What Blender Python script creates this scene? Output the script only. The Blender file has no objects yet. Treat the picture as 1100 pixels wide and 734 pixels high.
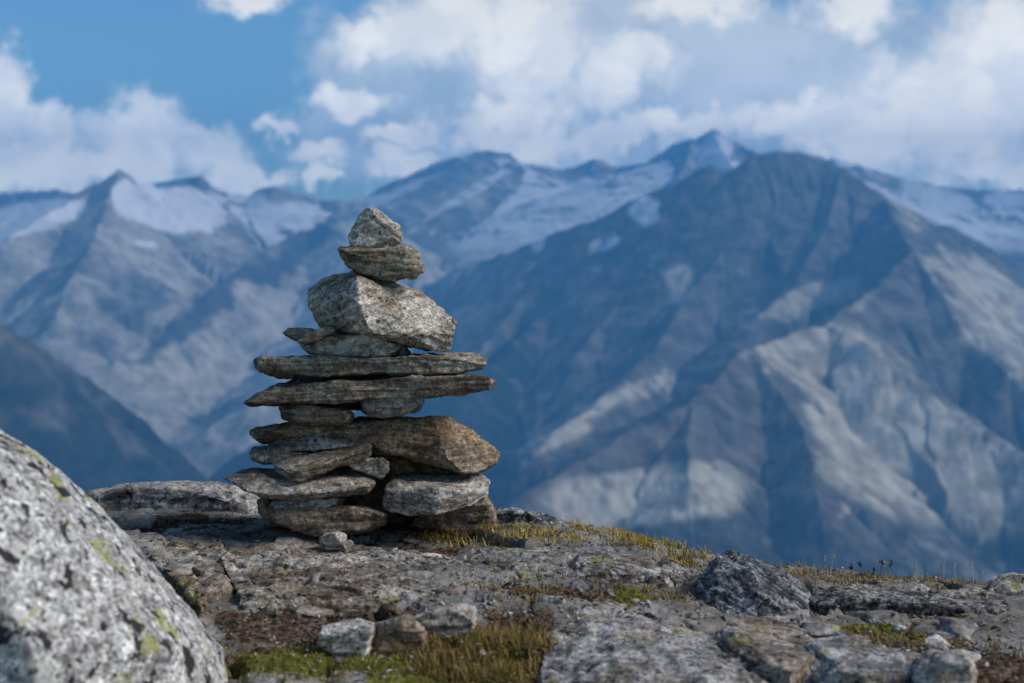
import bpy, bmesh, math, random
import numpy as np
from mathutils import Vector

random.seed(7)
RNG = np.random.default_rng(11)
SC = bpy.context.scene
COL = SC.collection
rad = math.radians

# ------------------------------------------------------------------ camera model
FPX = 1528.0                     # focal length in photo pixels (50 mm on 36 mm, 1100 px wide)
CX, CY = 550.0, 367.0
CAM_H = 0.65
PITCH = math.atan((CY - 235.0) / FPX)
FWD = np.array([0.0, math.cos(PITCH), -math.sin(PITCH)])
UPV = np.array([0.0, math.sin(PITCH), math.cos(PITCH)])


def ray(u, v):
    return FWD + UPV * ((CY - v) / FPX) + np.array([1.0, 0, 0]) * ((u - CX) / FPX)


def P(u, v, Y):
    d = ray(u, v)
    return np.array([0, 0, CAM_H]) + d * (Y / d[1])


def PZ(u, v, z):
    d = ray(u, v)
    return np.array([0, 0, CAM_H]) + d * ((z - CAM_H) / d[2])


# ------------------------------------------------------------------ noise
_perm = np.random.default_rng(3).permutation(256).astype(np.int64)
_perm = np.concatenate([_perm, _perm, _perm])
_g = np.random.default_rng(5).normal(size=(256, 3))
_g /= np.linalg.norm(_g, axis=1)[:, None]
_g *= 1.5


def perlin(p):
    p = np.asarray(p, dtype=np.float64)
    pi = np.floor(p).astype(np.int64)
    f = p - pi
    w = f * f * f * (f * (f * 6 - 15) + 10)
    pi &= 255
    out = 0
    for i in (0, 1):
        wx = w[:, 0] if i else 1 - w[:, 0]
        a = _perm[pi[:, 0] + i]
        for j in (0, 1):
            wy = w[:, 1] if j else 1 - w[:, 1]
            b = _perm[a + pi[:, 1] + j]
            for k in (0, 1):
                wz = w[:, 2] if k else 1 - w[:, 2]
                g = _g[_perm[b + pi[:, 2] + k] & 255]
                dd = g[:, 0] * (f[:, 0] - i) + g[:, 1] * (f[:, 1] - j) + g[:, 2] * (f[:, 2] - k)
                out = out + wx * wy * wz * dd
    return out


def perlin2(p):
    p = np.asarray(p, dtype=np.float32)
    pf = np.floor(p)
    f = p - pf
    pi = pf.astype(np.int32) & 255
    w = f * f * f * (f * (f * 6 - 15) + 10)
    x0, y0 = pi[:, 0], pi[:, 1]
    a0, a1 = _perm[x0], _perm[x0 + 1]
    res = []
    for a, fx in ((a0, f[:, 0]), (a1, f[:, 0] - 1)):
        for j in (0, 1):
            h = _perm[a + y0 + j] & 255
            res.append(_g2x[h] * fx + _g2y[h] * (f[:, 1] - j))
    u0 = res[0] + (res[1] - res[0]) * w[:, 1]
    u1 = res[2] + (res[3] - res[2]) * w[:, 1]
    return u0 + (u1 - u0) * w[:, 0]


_a2 = np.random.default_rng(8).uniform(0, 2 * np.pi, 256)
_g2x, _g2y = (1.45 * np.cos(_a2)).astype(np.float32), (1.45 * np.sin(_a2)).astype(np.float32)


def fbm(p, octv=4, gain=0.5, lac=2.03, ridged=False):
    p = np.asarray(p, dtype=np.float64)
    a, s, tot = 1.0, 0.0, 0.0
    for o in range(octv):
        n = (perlin2 if p.shape[1] == 2 else perlin)(p + o * 17.3)
        if ridged:
            n = 1 - 2 * np.abs(n)
        s = s + a * n
        tot += a
        a *= gain
        p = p * lac
    return s / tot


def sstep(a, b, x):
    t = np.clip((x - a) / (b - a), 0, 1)
    return t * t * (3 - 2 * t)


# ------------------------------------------------------------------ helpers
def mesh_np(name, verts, faces, smooth=True):
    me = bpy.data.meshes.new(name)
    verts = np.ascontiguousarray(verts, dtype=np.float32)
    faces = np.ascontiguousarray(faces, dtype=np.int32)
    k = faces.shape[1]
    me.vertices.add(len(verts))
    me.vertices.foreach_set('co', verts.ravel())
    me.loops.add(faces.size)
    me.loops.foreach_set('vertex_index', faces.ravel())
    me.polygons.add(len(faces))
    me.polygons.foreach_set('loop_start', np.arange(0, faces.size, k, dtype=np.int32))
    try:
        me.polygons.foreach_set('loop_total', np.full(len(faces), k, dtype=np.int32))
    except Exception:
        pass
    if smooth:
        me.polygons.foreach_set('use_smooth', np.ones(len(faces), dtype=bool))
    me.update(calc_edges=True)
    return me


def attr(me, name, vals):
    a = me.attributes.new(name, 'FLOAT', 'POINT')
    a.data.foreach_set('value', np.ascontiguousarray(vals, dtype=np.float32))


def attr_col(me, name, rgb):
    a = me.attributes.new(name, 'FLOAT_COLOR', 'POINT')
    c = np.ones((len(rgb), 4), dtype=np.float32)
    c[:, :3] = rgb
    a.data.foreach_set('color', c.ravel())


def link(name, me, mat=None, parent=None, loc=None):
    o = bpy.data.objects.new(name, me)
    COL.objects.link(o)
    if mat:
        me.materials.append(mat)
    if parent is not None:
        o.parent = parent
    if loc is not None:
        o.location = loc
    return o


def tag(o, label=None, cat=None, group=None, kind=None):
    if label:
        o['label'] = label
    if cat:
        o['category'] = cat
    if group:
        o['group'] = group
    if kind:
        o['kind'] = kind
    return o


class NT:
    """tiny node-tree writer"""
    def __init__(self, tree):
        self.t = tree
        self.t.nodes.clear()

    def n(self, typ, **kw):
        nd = self.t.nodes.new(typ)
        for k, v in kw.items():
            setattr(nd, k, v)
        return nd

    def l(self, a, b):
        self.t.links.new(a, b)

    def inp(self, nd, key, val):
        s = nd.inputs[key]
        if hasattr(val, 'is_linked') or isinstance(val, bpy.types.NodeSocket):
            self.l(val, s)
        else:
            s.default_value = val

    def math(self, op, a, b=None, c=None, clamp=False):
        nd = self.n('ShaderNodeMath', operation=op, use_clamp=clamp)
        for i, x in enumerate((a, b, c)):
            if x is not None:
                self.inp(nd, i, x)
        return nd.outputs[0]

    def vmath(self, op, a, b=None):
        nd = self.n('ShaderNodeVectorMath', operation=op)
        self.inp(nd, 0, a)
        if b is not None:
            self.inp(nd, 1, b)
        return nd

    def noise(self, vec, scale, detail=4, rough=0.55, dist=0.0):
        nd = self.n('ShaderNodeTexNoise')
        self.l(vec, nd.inputs['Vector'])
        nd.inputs['Scale'].default_value = scale
        nd.inputs['Detail'].default_value = detail
        nd.inputs['Roughness'].default_value = rough
        nd.inputs['Distortion'].default_value = dist
        return nd.outputs['Fac'], nd.outputs['Color']

    def smooth(self, x, a, b):
        nd = self.n('ShaderNodeMapRange', interpolation_type='SMOOTHSTEP')
        self.inp(nd, 'Value', x)
        self.inp(nd, 'From Min', a)
        self.inp(nd, 'From Max', b)
        return nd.outputs['Result']

    def mix(self, fac, a, b, blend='MIX'):
        nd = self.n('ShaderNodeMix', data_type='RGBA', blend_type=blend)
        self.inp(nd, 'Factor', fac)
        for k, x in ((6, a), (7, b)):
            if isinstance(x, tuple):
                x = (*x, 1.0) if len(x) == 3 else x
            self.inp(nd, k, x)
        return nd.outputs[2]

    def ramp(self, fac, stops):
        nd = self.n('ShaderNodeValToRGB')
        el = nd.color_ramp.elements
        while len(el) < len(stops):
            el.new(0.5)
        for e, (p, c) in zip(el, stops):
            e.position = p
            e.color = (*c, 1.0)
        self.l(fac, nd.inputs[0])
        return nd.outputs[0]

    def attrib(self, name):
        nd = self.n('ShaderNodeAttribute', attribute_name=name)
        return nd


def new_mat(name):
    m = bpy.data.materials.new(name)
    m.use_nodes = True
    return m, NT(m.node_tree)


def finish(nt, color, rough=0.9, normal=None, spec=0.25):
    b = nt.n('ShaderNodeBsdfPrincipled')
    nt.inp(b, 'Base Color', color)
    nt.inp(b, 'Roughness', rough)
    b.inputs['Specular IOR Level'].default_value = spec
    if normal is not None:
        nt.l(normal, b.inputs['Normal'])
    o = nt.n('ShaderNodeOutputMaterial')
    nt.l(b.outputs[0], o.inputs['Surface'])
    return b


# ------------------------------------------------------------------ rock materials
def rock_material(name, ca, cb, streak=(0.08, 0.065, 0.05), streak_amt=0.55, tilt=0.0, stain=None, stain_amt=0.5,
                  black=0.0, black_scale=45.0, black_big=0.0, yellow=0.0, white=0.0, grain=0.35, freq=(7, 7, 60), bump=0.9):
    ca = (ca[0] * 1.04, ca[1] * 1.02, ca[2])
    cb = (cb[0] * 1.06, cb[1] * 1.05, cb[2] * 1.03)
    m, nt = new_mat(name)
    tc = nt.n('ShaderNodeTexCoord')
    co = tc.outputs['Object']
    info = nt.n('ShaderNodeObjectInfo')
    off = nt.vmath('SCALE', (13.1, 7.7, 3.3))
    nt.l(info.outputs['Random'], off.inputs['Scale'])
    co = nt.vmath('ADD', co, off.outputs[0]).outputs[0]
    mp = nt.n('ShaderNodeMapping')
    nt.l(co, mp.inputs['Vector'])
    mp.inputs['Rotation'].default_value = (0.05, tilt, 0.3)
    mp2 = nt.n('ShaderNodeMapping')
    nt.l(mp.outputs[0], mp2.inputs['Vector'])
    mp2.inputs['Scale'].default_value = freq
    n1, _ = nt.noise(co, 9, 8, 0.62)
    col = nt.ramp(n1, [(0.42, ca), (0.58, cb)])
    ns, _ = nt.noise(mp2.outputs[0], 1.0, 7, 0.68, 0.5)
    sf = nt.math('MULTIPLY', nt.smooth(ns, 0.5, 0.6), streak_amt)
    col = nt.mix(sf, col, streak)
    nl = nt.math('MULTIPLY', nt.smooth(ns, 0.47, 0.38), 0.4)
    col = nt.mix(nl, col, tuple(min(1, c * 1.5) for c in cb))
    if stain:
        nst, _ = nt.noise(co, 6.5, 5, 0.6, 0.3)
        col = nt.mix(nt.math('MULTIPLY', nt.smooth(nst, 0.48, 0.58), stain_amt), col, stain)
    ng, _ = nt.noise(co, 190, 4, 0.7)
    gr = nt.ramp(ng, [(0.38, (1 - 1.3 * grain,) * 3), (0.62, (1 + grain * 0.9,) * 3)])
    col = nt.mix(1.0, col, gr, 'MULTIPLY')
    nm, _ = nt.noise(co, 70, 5, 0.65)
    gm = nt.ramp(nm, [(0.40, (1 - grain * 1.2,) * 3), (0.6, (1 + grain * 0.8,) * 3)])
    col = nt.mix(1.0, col, gm, 'MULTIPLY')
    if white > 0:
        nw, _ = nt.noise(co, 24, 6, 0.66, 0.4)
        col = nt.mix(nt.math('MULTIPLY', nt.smooth(nw, 0.60 - 0.2 * white, 0.65 - 0.2 * white), 0.8), col, (0.46, 0.46, 0.45))
    tone = nt.ramp(info.outputs['Random'], [(0.0, (0.84, 0.84, 0.86)), (0.35, (1.14, 1.10, 1.04)), (0.7, (0.98, 0.90, 0.81)), (1.0, (1.18, 1.18, 1.18))])
    col = nt.mix(1.0, col, tone, 'MULTIPLY')
    if yellow > 0:
        ny, _ = nt.noise(co, 13, 5, 0.6, 0.6)
        nyf, _ = nt.noise(co, 90, 3, 0.6)
        yf = nt.math('MULTIPLY', nt.smooth(ny, 0.62 - 0.14 * yellow, 0.67 - 0.14 * yellow), nt.smooth(nyf, 0.36, 0.5))
        col = nt.mix(nt.math('MULTIPLY', yf, 0.85), col, (0.30, 0.30, 0.07))
    if black > 0:
        nb, _ = nt.noise(co, black_scale, 6, 0.66, 0.5)
        bf = nt.smooth(nb, 0.62 - 0.2 * black, 0.66 - 0.2 * black)
        col = nt.mix(nt.math('MULTIPLY', bf, 0.92), col, (0.018, 0.018, 0.02))
    if black_big > 0:
        nb2, _ = nt.noise(co, 30, 3, 0.55, 0.35)
        bf2 = nt.smooth(nb2, 0.64 - 0.1 * black_big, 0.66 - 0.1 * black_big)
        col = nt.mix(nt.math('MULTIPLY', bf2, 0.95), col, (0.014, 0.014, 0.016))
    h = nt.math('ADD', nt.math('MULTIPLY', ns, 1.0), nt.math('MULTIPLY', ng, 0.22))
    h = nt.math('ADD', h, nt.math('MULTIPLY', nm, 0.5))
    bp = nt.n('ShaderNodeBump')
    bp.inputs['Strength'].default_value = bump
    bp.inputs['Distance'].default_value = 0.012
    nt.l(h, bp.inputs['Height'])
    finish(nt, col, 0.88, bp.outputs[0], 0.2)
    return m


M = {}
M['grey'] = rock_material('grey_schist', (0.22, 0.205, 0.18), (0.43, 0.405, 0.36), tilt=0.05, stain=(0.2, 0.14, 0.08), stain_amt=0.35, black=0.08, black_scale=80, white=0.1, freq=(6, 7, 75))
M['brown'] = rock_material('brown_schist', (0.17, 0.13, 0.095), (0.37, 0.30, 0.225), streak=(0.05, 0.033, 0.02), tilt=-0.03, stain=(0.24, 0.13, 0.05), stain_amt=0.45, black=0.08, black_scale=80, freq=(6, 7, 70))
M['slab'] = rock_material('weathered_slab', (0.18, 0.15, 0.12), (0.38, 0.34, 0.275), streak=(0.04, 0.03, 0.02), streak_amt=0.6, tilt=0.02, stain=(0.17, 0.115, 0.065), stain_amt=0.45, black=0.05, black_scale=90, freq=(4, 6, 95))
M['pale'] = rock_material('pale_gneiss', (0.33, 0.315, 0.29), (0.58, 0.565, 0.54), streak=(0.15, 0.135, 0.12), streak_amt=0.6, tilt=0.3, stain=(0.28, 0.22, 0.13), stain_amt=0.35, black=0.16, black_scale=85, white=0.2, freq=(8, 8, 65))
M['block'] = rock_material('lichened_block', (0.29, 0.275, 0.24), (0.54, 0.52, 0.475), streak=(0.13, 0.115, 0.095), streak_amt=0.75, tilt=0.45, stain=(0.24, 0.17, 0.085), stain_amt=0.5, black=0.16, black_scale=75, white=0.18, yellow=0.05, freq=(7, 7, 60))
M['boulder'] = rock_material('lichen_boulder', (0.33, 0.335, 0.34), (0.54, 0.55, 0.56), streak=(0.28, 0.28, 0.28), streak_amt=0.45, tilt=0.5, black=0.36, black_scale=130, black_big=0.42, yellow=0.3, white=0.3, grain=0.45, freq=(30, 30, 50), bump=0.4)
M['dark'] = rock_material('dark_lichen_rock', (0.10, 0.105, 0.11), (0.27, 0.275, 0.285), streak=(0.04, 0.04, 0.045), tilt=0.4, black=0.5, black_scale=75, white=0.3, grain=0.5, freq=(16, 16, 45))
M['bedrock'] = rock_material('bedrock', (0.17, 0.16, 0.145), (0.40, 0.385, 0.355), streak=(0.07, 0.055, 0.045), tilt=0.12, stain=(0.22, 0.14, 0.075), stain_amt=0.38, black=0.26, black_scale=55, white=0.15, yellow=0.1, freq=(9, 14, 60))
M['bluegrey'] = rock_material('blue_grey_slab', (0.18, 0.18, 0.185), (0.40, 0.40, 0.40), streak=(0.09, 0.085, 0.085), tilt=0.5, stain=(0.27, 0.215, 0.13), stain_amt=0.5, black=0.26, black_scale=50, white=0.22, yellow=0.05, freq=(10, 16, 36))


# ------------------------------------------------------------------ stones
def make_rock(name, pts, mat, label=None, cat='stone', voxel=0.0027, rough=0.006, lump=0.007, strat=0.0045, tilt=0.0,
              seed=0, chops=6, group=None, parent=None, sfreq=75.0, cracks=0.0):
    pts = np.array(pts, dtype=np.float64)
    c = pts.mean(axis=0)
    bm = bmesh.new()
    for p in pts - c:
        bm.verts.new(p)
    r = bmesh.ops.convex_hull(bm, input=bm.verts)
    junk = list({v for v in bm.verts if not v.link_faces})
    bmesh.ops.delete(bm, geom=junk, context='VERTS')
    bmesh.ops.recalc_face_normals(bm, faces=bm.faces)
    me = bpy.data.meshes.new(name)
    bm.to_mesh(me)
    bm.free()
    tmp = bpy.data.objects.new('tmp', me)
    COL.objects.link(tmp)
    rm = tmp.modifiers.new('r', 'REMESH')
    rm.mode = 'VOXEL'
    rm.voxel_size = voxel
    dg = bpy.context.evaluated_depsgraph_get()
    me2 = bpy.data.meshes.new_from_object(tmp.evaluated_get(dg))
    bpy.data.objects.remove(tmp)
    bpy.data.meshes.remove(me)
    me2.name = name
    n = len(me2.vertices)
    co = np.empty(n * 3, dtype=np.float32)
    me2.vertices.foreach_get('co', co)
    co = co.reshape(-1, 3).astype(np.float64)
    rg = np.random.default_rng(seed + 100)
    size = co.max(axis=0) - co.min(axis=0)
    # chipped corners
    for k in range(chops):
        d = rg.normal(size=3) * (1 / np.maximum(size, 0.02))
        d /= np.linalg.norm(d)
        s = co @ d
        lim = np.quantile(s, rg.uniform(0.93, 0.985))
        ex = np.maximum(0, s - lim)
        co -= ex[:, None] * d * 0.92
    me2.vertices.foreach_set('co', co.astype(np.float32).ravel())
    me2.update()
    nor = np.empty(n * 3, dtype=np.float32)
    me2.vertex_normals.foreach_get('vector', nor) if hasattr(me2, 'vertex_normals') else me2.vertices.foreach_get('normal', nor)
    nor = nor.reshape(-1, 3)
    o = rg.uniform(-50, 50, size=3)
    ct, st = math.cos(tilt), math.sin(tilt)
    q = np.stack([co[:, 0] * ct - co[:, 2] * st, co[:, 1], co[:, 0] * st + co[:, 2] * ct], axis=1)
    minsz = float(np.sort(size)[0])
    k = min(1.0, minsz / 0.05)
    dsp = lump * k * fbm(q * np.array([9, 9, 14]) + o, 3)
    # layering: step-like ledges on the broken edges
    lay = fbm(q * np.array([6, 6, sfreq]) + o, 3, 0.6)
    dsp = dsp + strat * (np.sign(lay) * np.abs(lay) ** 0.6)
    dsp = dsp + rough * k * fbm(q * np.array([32, 32, 55]) + o, 4, 0.6)
    # cracks following the layering
    cr = np.abs(perlin(q * np.array([5, 5, 26]) + o * 1.7 + 0.15 * dsp[:, None] / max(lump, 1e-4)))
    dsp = dsp - 0.8 * strat * sstep(0.05, 0.0, cr)
    if cracks > 0:
        wxy = co[:, :2] + 0.03 * np.stack([fbm(co[:, :2] * 9 + 3, 3), fbm(co[:, :2] * 9 + 33, 3)], axis=1)
        f1, f2, cid = worley(wxy[:, 0], wxy[:, 1], seed, 5.5, 11.0)
        dsp = dsp + cracks * (0.8 * (_perm[cid + 20] / 255.0 - 0.6) - 1.1 * sstep(0.09, 0.0, f2 - f1))
        f1, f2, cid = worley(wxy[:, 0], wxy[:, 1], seed + 9, 15, 32)
        dsp = dsp + 0.35 * cracks * (_perm[cid + 20] / 255.0 - 0.6 - sstep(0.12, 0.0, f2 - f1))
    pit = fbm(q * 110 + o, 2)
    dsp = dsp - 0.0016 * sstep(0.1, 0.5, pit)
    co = co + nor * dsp[:, None]
    me2.vertices.foreach_set('co', co.astype(np.float32).ravel())
    me2.polygons.foreach_set('use_smooth', np.ones(len(me2.polygons), dtype=bool))
    me2.materials.clear()
    me2.update()
    ob = link(name, me2, M[mat] if isinstance(mat, str) else mat, parent, c)
    if label:
        tag(ob, label, cat, group)
    return ob


def scl(pts, s, sv=None):
    a = np.array(pts, dtype=float)
    c = a.mean(axis=0)
    return c + (a - c) * np.array([s, s if sv is None else sv])


def rings(F, yf, dy, B=None, sf=0.95, sb=0.9):
    B = F if B is None else B
    out = []
    for poly, y in ((scl(F, sf, sf * 0.93), yf), (F, yf + 0.12 * dy), (B, yf + 0.75 * dy), (scl(B, sb, sb * 0.9), yf + dy)):
        for u, v in poly:
            out.append(P(u, v, y))
    return out


def pts3(lst):
    return [P(*p) for p in lst]


# ------------------------------------------------------------------ near ground
def crest_y(x):
    return np.interp(x, [-3, -1.2, -0.7, 0.0, 0.25, 0.5, 0.75, 1.0, 3.0], [3.6, 3.55, 3.5, 3.42, 3.3, 3.05, 2.85, 2.8, 2.8])


_cells = None


def worley(x, y, seed, sx, sy):
    X, Y = x * sx, y * sy
    ix, iy = np.floor(X).astype(np.int64), np.floor(Y).astype(np.int64)
    f1 = np.full(x.shape, 9.0)
    f2 = np.full(x.shape, 9.0)
    cid = np.zeros(x.shape, dtype=np.int64)
    for i in (-1, 0, 1):
        for j in (-1, 0, 1):
            a, b = ix + i, iy + j
            h = _perm[(_perm[(a + seed) & 255] + (b & 255)) & 255]
            px = a + (_perm[h] / 255.0)
            py = b + (_perm[h + 37] / 255.0)
            d = np.hypot(px - X, py - Y)
            nearer = d < f1
            f2 = np.where(nearer, f1, np.minimum(f2, d))
            cid = np.where(nearer, h, cid)
            f1 = np.where(nearer, d, f1)
    return f1, f2, cid


def ground_z(x, y, detail=True):
    x = np.asarray(x, dtype=float)
    y = np.asarray(y, dtype=float)
    z = -0.05 * sstep(0.12, 0.5, x) * sstep(1.9, 2.9, y)
    z = z - 0.035 * sstep(2.85, 3.4, y)
    over = y - crest_y(x)
    s = np.log1p(np.exp(np.clip(over / 0.09, -40, 40))) * 0.09
    z = z - 0.75 * s - 0.1 * s * s / (1 + s)
    z = z - 0.02 * sstep(2.4, 1.7, y)
    if detail:
        p = np.stack([x, y], axis=-1).reshape(-1, 2)
        n = 0.022 * fbm(p * np.array([2.6, 3.4]), 3)
        wx = x.reshape(-1) + 0.05 * fbm(p * 7 + 3, 3)
        wy = y.reshape(-1) + 0.05 * fbm(p * 7 + 31, 3)
        f1, f2, cid = worley(wx, wy, 11, 4.2, 7.5)
        hh = (_perm[cid + 90] / 255.0 - 0.5)
        rockiness = sstep(-0.25, 0.1, fbm(p * 1.7 + 9, 2) + 0.12)
        n = n + rockiness * (0.024 * hh - 0.028 * sstep(0.10, 0.0, f2 - f1))
        f1, f2, cid = worley(wx, wy, 53, 11, 21)
        n = n + rockiness * (0.009 * (_perm[cid + 20] / 255.0 - 0.5) - 0.008 * sstep(0.14, 0.0, f2 - f1))
        n = n + 0.007 * fbm(p * np.array([22, 34]), 4, 0.6)
        n = n + 0.0022 * fbm(p * 130, 3, 0.65)
        z = z + n.reshape(x.shape)
    return z


def ground_hit(u, v):
    d = ray(u, v)
    t = np.linspace(0.9, 5.0, 900)
    x, y, z = d[0] * t, d[1] * t, CAM_H + d[2] * t
    g = ground_z(x, y)
    k = np.nonzero(z < g)[0]
    i = k[0] if len(k) else len(t) - 1
    return np.array([x[i], y[i], g[i]])


def build_ground():
    na, nr = 1050, 800
    az = np.linspace(rad(-62), rad(62), na)
    # finer in the middle of the view
    az = np.sign(az) * (np.abs(az) / rad(62)) ** 1.35 * rad(62)
    r = np.concatenate([np.linspace(0.25, 1.2, 60, endpoint=False), np.linspace(1.2, 4.4, nr - 110, endpoint=False), np.geomspace(4.4, 14, 50)])
    A, R = np.meshgrid(az, r)
    X, Y = np.sin(A) * R, np.cos(A) * R
    Z = ground_z(X, Y)
    v = np.stack([X, Y, Z], axis=-1).reshape(-1, 3)
    n0, n1 = X.shape
    idx = np.arange(n0 * n1).reshape(n0, n1)
    f = np.stack([idx[:-1, :-1], idx[:-1, 1:], idx[1:, 1:], idx[1:, :-1]], axis=-1).reshape(-1, 4)
    me = mesh_np('ground', v, f)
    p = v[:, :2].copy()
    n9 = fbm(p * 9, 3)
    zs = ground_z(X, Y, False).reshape(-1)
    rel = v[:, 2] - zs
    soil = sstep(-0.003, -0.018, rel + 0.012 * fbm(p * 6 + 4, 3)) * 0.9
    # bare soil and moss patches where the photograph has them
    def patch(u, vv, ru, rv, amp=1.0):
        c = ground_hit(u, vv)
        ex = ground_hit(u + ru, vv)
        ey = ground_hit(u, vv - rv)
        rx, ry = abs(ex[0] - c[0]), max(0.03, abs(ey[1] - c[1]))
        d = np.hypot((v[:, 0] - c[0]) / rx, (v[:, 1] - c[1]) / ry) + 0.5 * n9
        return amp * sstep(1.1, 0.7, d)
    for a in ((330, 668, 110, 18), (215, 560, 60, 8), (620, 640, 110, 10), (560, 690, 60, 40), (970, 688, 70, 6), (480, 578, 60, 5), (380, 705, 180, 18), (1080, 716, 40, 14)):
        soil = np.maximum(soil, patch(*a))
    moss = np.zeros(len(v))
    for a in ((330, 716, 120, 18), (480, 715, 120, 34), (690, 640, 40, 4), (960, 682, 60, 4)):
        moss = np.maximum(moss, patch(*a))
    attr(me, 'soil', np.clip(soil, 0, 1))
    attr(me, 'moss', np.clip(moss, 0, 1))
    m, nt = new_mat('ground_rock_and_soil')
    tc = nt.n('ShaderNodeTexCoord')
    co = tc.outputs['Object']
    mp = nt.n('ShaderNodeMapping')
    nt.l(co, mp.inputs['Vector'])
    mp.inputs['Rotation'].default_value = (0.25, 0.2, 0.35)
    mp.inputs['Scale'].default_value = (7, 13, 45)
    n1, _ = nt.noise(co, 5, 8, 0.62, 0.4)
    col = nt.ramp(n1, [(0.34, (0.11, 0.098, 0.08)), (0.5, (0.23, 0.215, 0.185)), (0.62, (0.36, 0.34, 0.30))])
    ns, _ = nt.noise(mp.outputs[0], 1, 7, 0.68, 0.6)
    col = nt.mix(nt.math('MULTIPLY', nt.smooth(ns, 0.5, 0.68), 0.6), col, (0.07, 0.06, 0.05))
    nbg, _ = nt.noise(co, 3.1, 4, 0.6, 0.3)
    col = nt.mix(nt.math('MULTIPLY', nt.smooth(nbg, 0.53, 0.6), 0.5), col, (0.24, 0.25, 0.265))
    nru, _ = nt.noise(co, 7.7, 5, 0.65, 0.3)
    col = nt.mix(nt.math('MULTIPLY', nt.smooth(nru, 0.54, 0.62), 0.5), col, (0.22, 0.12, 0.06))
    ny, _ = nt.noise(co, 15, 6, 0.65, 0.5)
    col = nt.mix(nt.math('MULTIPLY', nt.smooth(ny, 0.58, 0.66), 0.5), col, (0.30, 0.26, 0.11))
    nb, _ = nt.noise(co, 46, 6, 0.66, 0.6)
    col = nt.mix(nt.math('MULTIPLY', nt.smooth(nb, 0.58, 0.63), 0.9), col, (0.02, 0.019, 0.018))
    ng, _ = nt.noise(co, 170, 4, 0.7)
    col = nt.mix(1.0, col, nt.ramp(ng, [(0.3, (0.6,) * 3), (0.7, (1.25,) * 3)]), 'MULTIPLY')
    # soil
    nso, _ = nt.noise(co, 120, 5, 0.7)
    nso2, _ = nt.noise(co, 22, 4, 0.6)
    soilc = nt.ramp(nso, [(0.38, (0.022, 0.015, 0.01)), (0.5, (0.085, 0.055, 0.038)), (0.6, (0.22, 0.165, 0.115))])
    soilc = nt.mix(nt.smooth(nso2, 0.5, 0.7), soilc, (0.09, 0.045, 0.03))
    sf = nt.attrib('soil').outputs['Fac']
    nsj = nt.math('ADD', sf, nt.math('MULTIPLY', nt.math('SUBTRACT', nso2, 0.5), 0.9))
    col = nt.mix(nt.smooth(nsj, 0.4, 0.6), col, soilc)
    # moss
    nmo, _ = nt.noise(co, 70, 5, 0.7)
    mossc = nt.ramp(nmo, [(0.3, (0.03, 0.035, 0.008)), (0.55, (0.13, 0.13, 0.025)), (0.72, (0.24, 0.21, 0.05))])
    mf = nt.attrib('moss').outputs['Fac']
    nmj = nt.math('ADD', mf, nt.math('MULTIPLY', nt.math('SUBTRACT', ny, 0.5), 1.3))
    col = nt.mix(nt.smooth(nmj, 0.6, 0.75), col, mossc)
    h = nt.math('ADD', ns, nt.math('MULTIPLY', ng, 0.35))
    h = nt.math('ADD', h, nt.math('MULTIPLY', nso, nt.math('MULTIPLY', sf, 1.0)))
    bp = nt.n('ShaderNodeBump')
    bp.inputs['Strength'].default_value = 0.9
    bp.inputs['Distance'].default_value = 0.007
    nt.l(h, bp.inputs['Height'])
    finish(nt, col, 0.92, bp.outputs[0], 0.15)
    o = link('ground', me, m)
    tag(o, 'lichen stained bedrock and brown soil of the summit under the cairn', 'ground', kind='structure')


build_ground()

# ------------------------------------------------------------------ the cairn
G = 'stones of the cairn'


def cs(label, pts, mat, **kw):
    cs.k += 1
    return make_rock(kw.pop('name', 'cairn_stone'), pts, mat, label, 'stone', seed=cs.k, group=G, **kw)


cs.k = 0
cs('small pointed pale grey stone crowning the top of the cairn',
   rings([(393, 224), (401, 223), (414, 232), (429, 243), (433, 252), (431, 261), (419, 267), (400, 272), (383, 271), (375, 263), (374, 254), (382, 240), (387, 230)], 2.92, 0.13, sf=0.72, sb=0.8),
   'pale', chops=7, lump=0.005, rough=0.004, strat=0.003, tilt=0.5)
cs('grey stone with a dark underside, second from the top of the cairn',
   rings([(362, 268), (366, 265), (380, 269), (404, 272), (428, 268), (441, 264), (448, 270), (450, 282), (454, 290), (445, 297), (425, 302), (405, 302), (388, 296), (373, 285)], 2.90, 0.18, sf=0.8),
   'slab', chops=3, lump=0.008, tilt=0.25)
big = cs('largest pale block of the upper cairn, with moss on its left shoulder',
   pts3([(331, 311, 3.05), (329, 323, 3.0), (340, 346, 2.97), (350, 356, 3.0), (345, 299, 3.05), (380, 289, 2.97), (385, 300, 2.88), (385, 325, 2.80), (392, 346, 2.79), (402, 359, 2.80), (365, 354, 2.90),
         (400, 301, 3.05), (440, 313, 3.0), (468, 329, 2.98), (491, 344, 2.96), (491, 354, 2.94), (484, 360, 2.92), (487, 376, 2.95), (479, 381, 2.95), (450, 371, 2.9), (420, 363, 2.84),
         (350, 302, 3.15), (345, 340, 3.15), (450, 312, 3.15), (480, 340, 3.12), (470, 365, 3.12), (400, 352, 3.15)]),
   'block', chops=0, lump=0.008, rough=0.006, strat=0.004, tilt=0.45, sfreq=55)
cs('pale grey wedge propping the biggest block on the upper slab',
   rings([(322, 372), (345, 361), (362, 354), (385, 356), (405, 357), (412, 362), (430, 370), (438, 378), (436, 385), (400, 387), (360, 386), (335, 381)], 2.88, 0.22, sf=0.84),
   'pale', lump=0.009, strat=0.004, tilt=0.1)
cs('thin brown flake leaning at the left under the biggest block',
   rings([(319, 367), (325, 361), (352, 349), (361, 350), (360, 356), (345, 364), (330, 370), (322, 371)], 2.85, 0.07), 'slab', tilt=-0.5, strat=0.002, lump=0.003)
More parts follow.
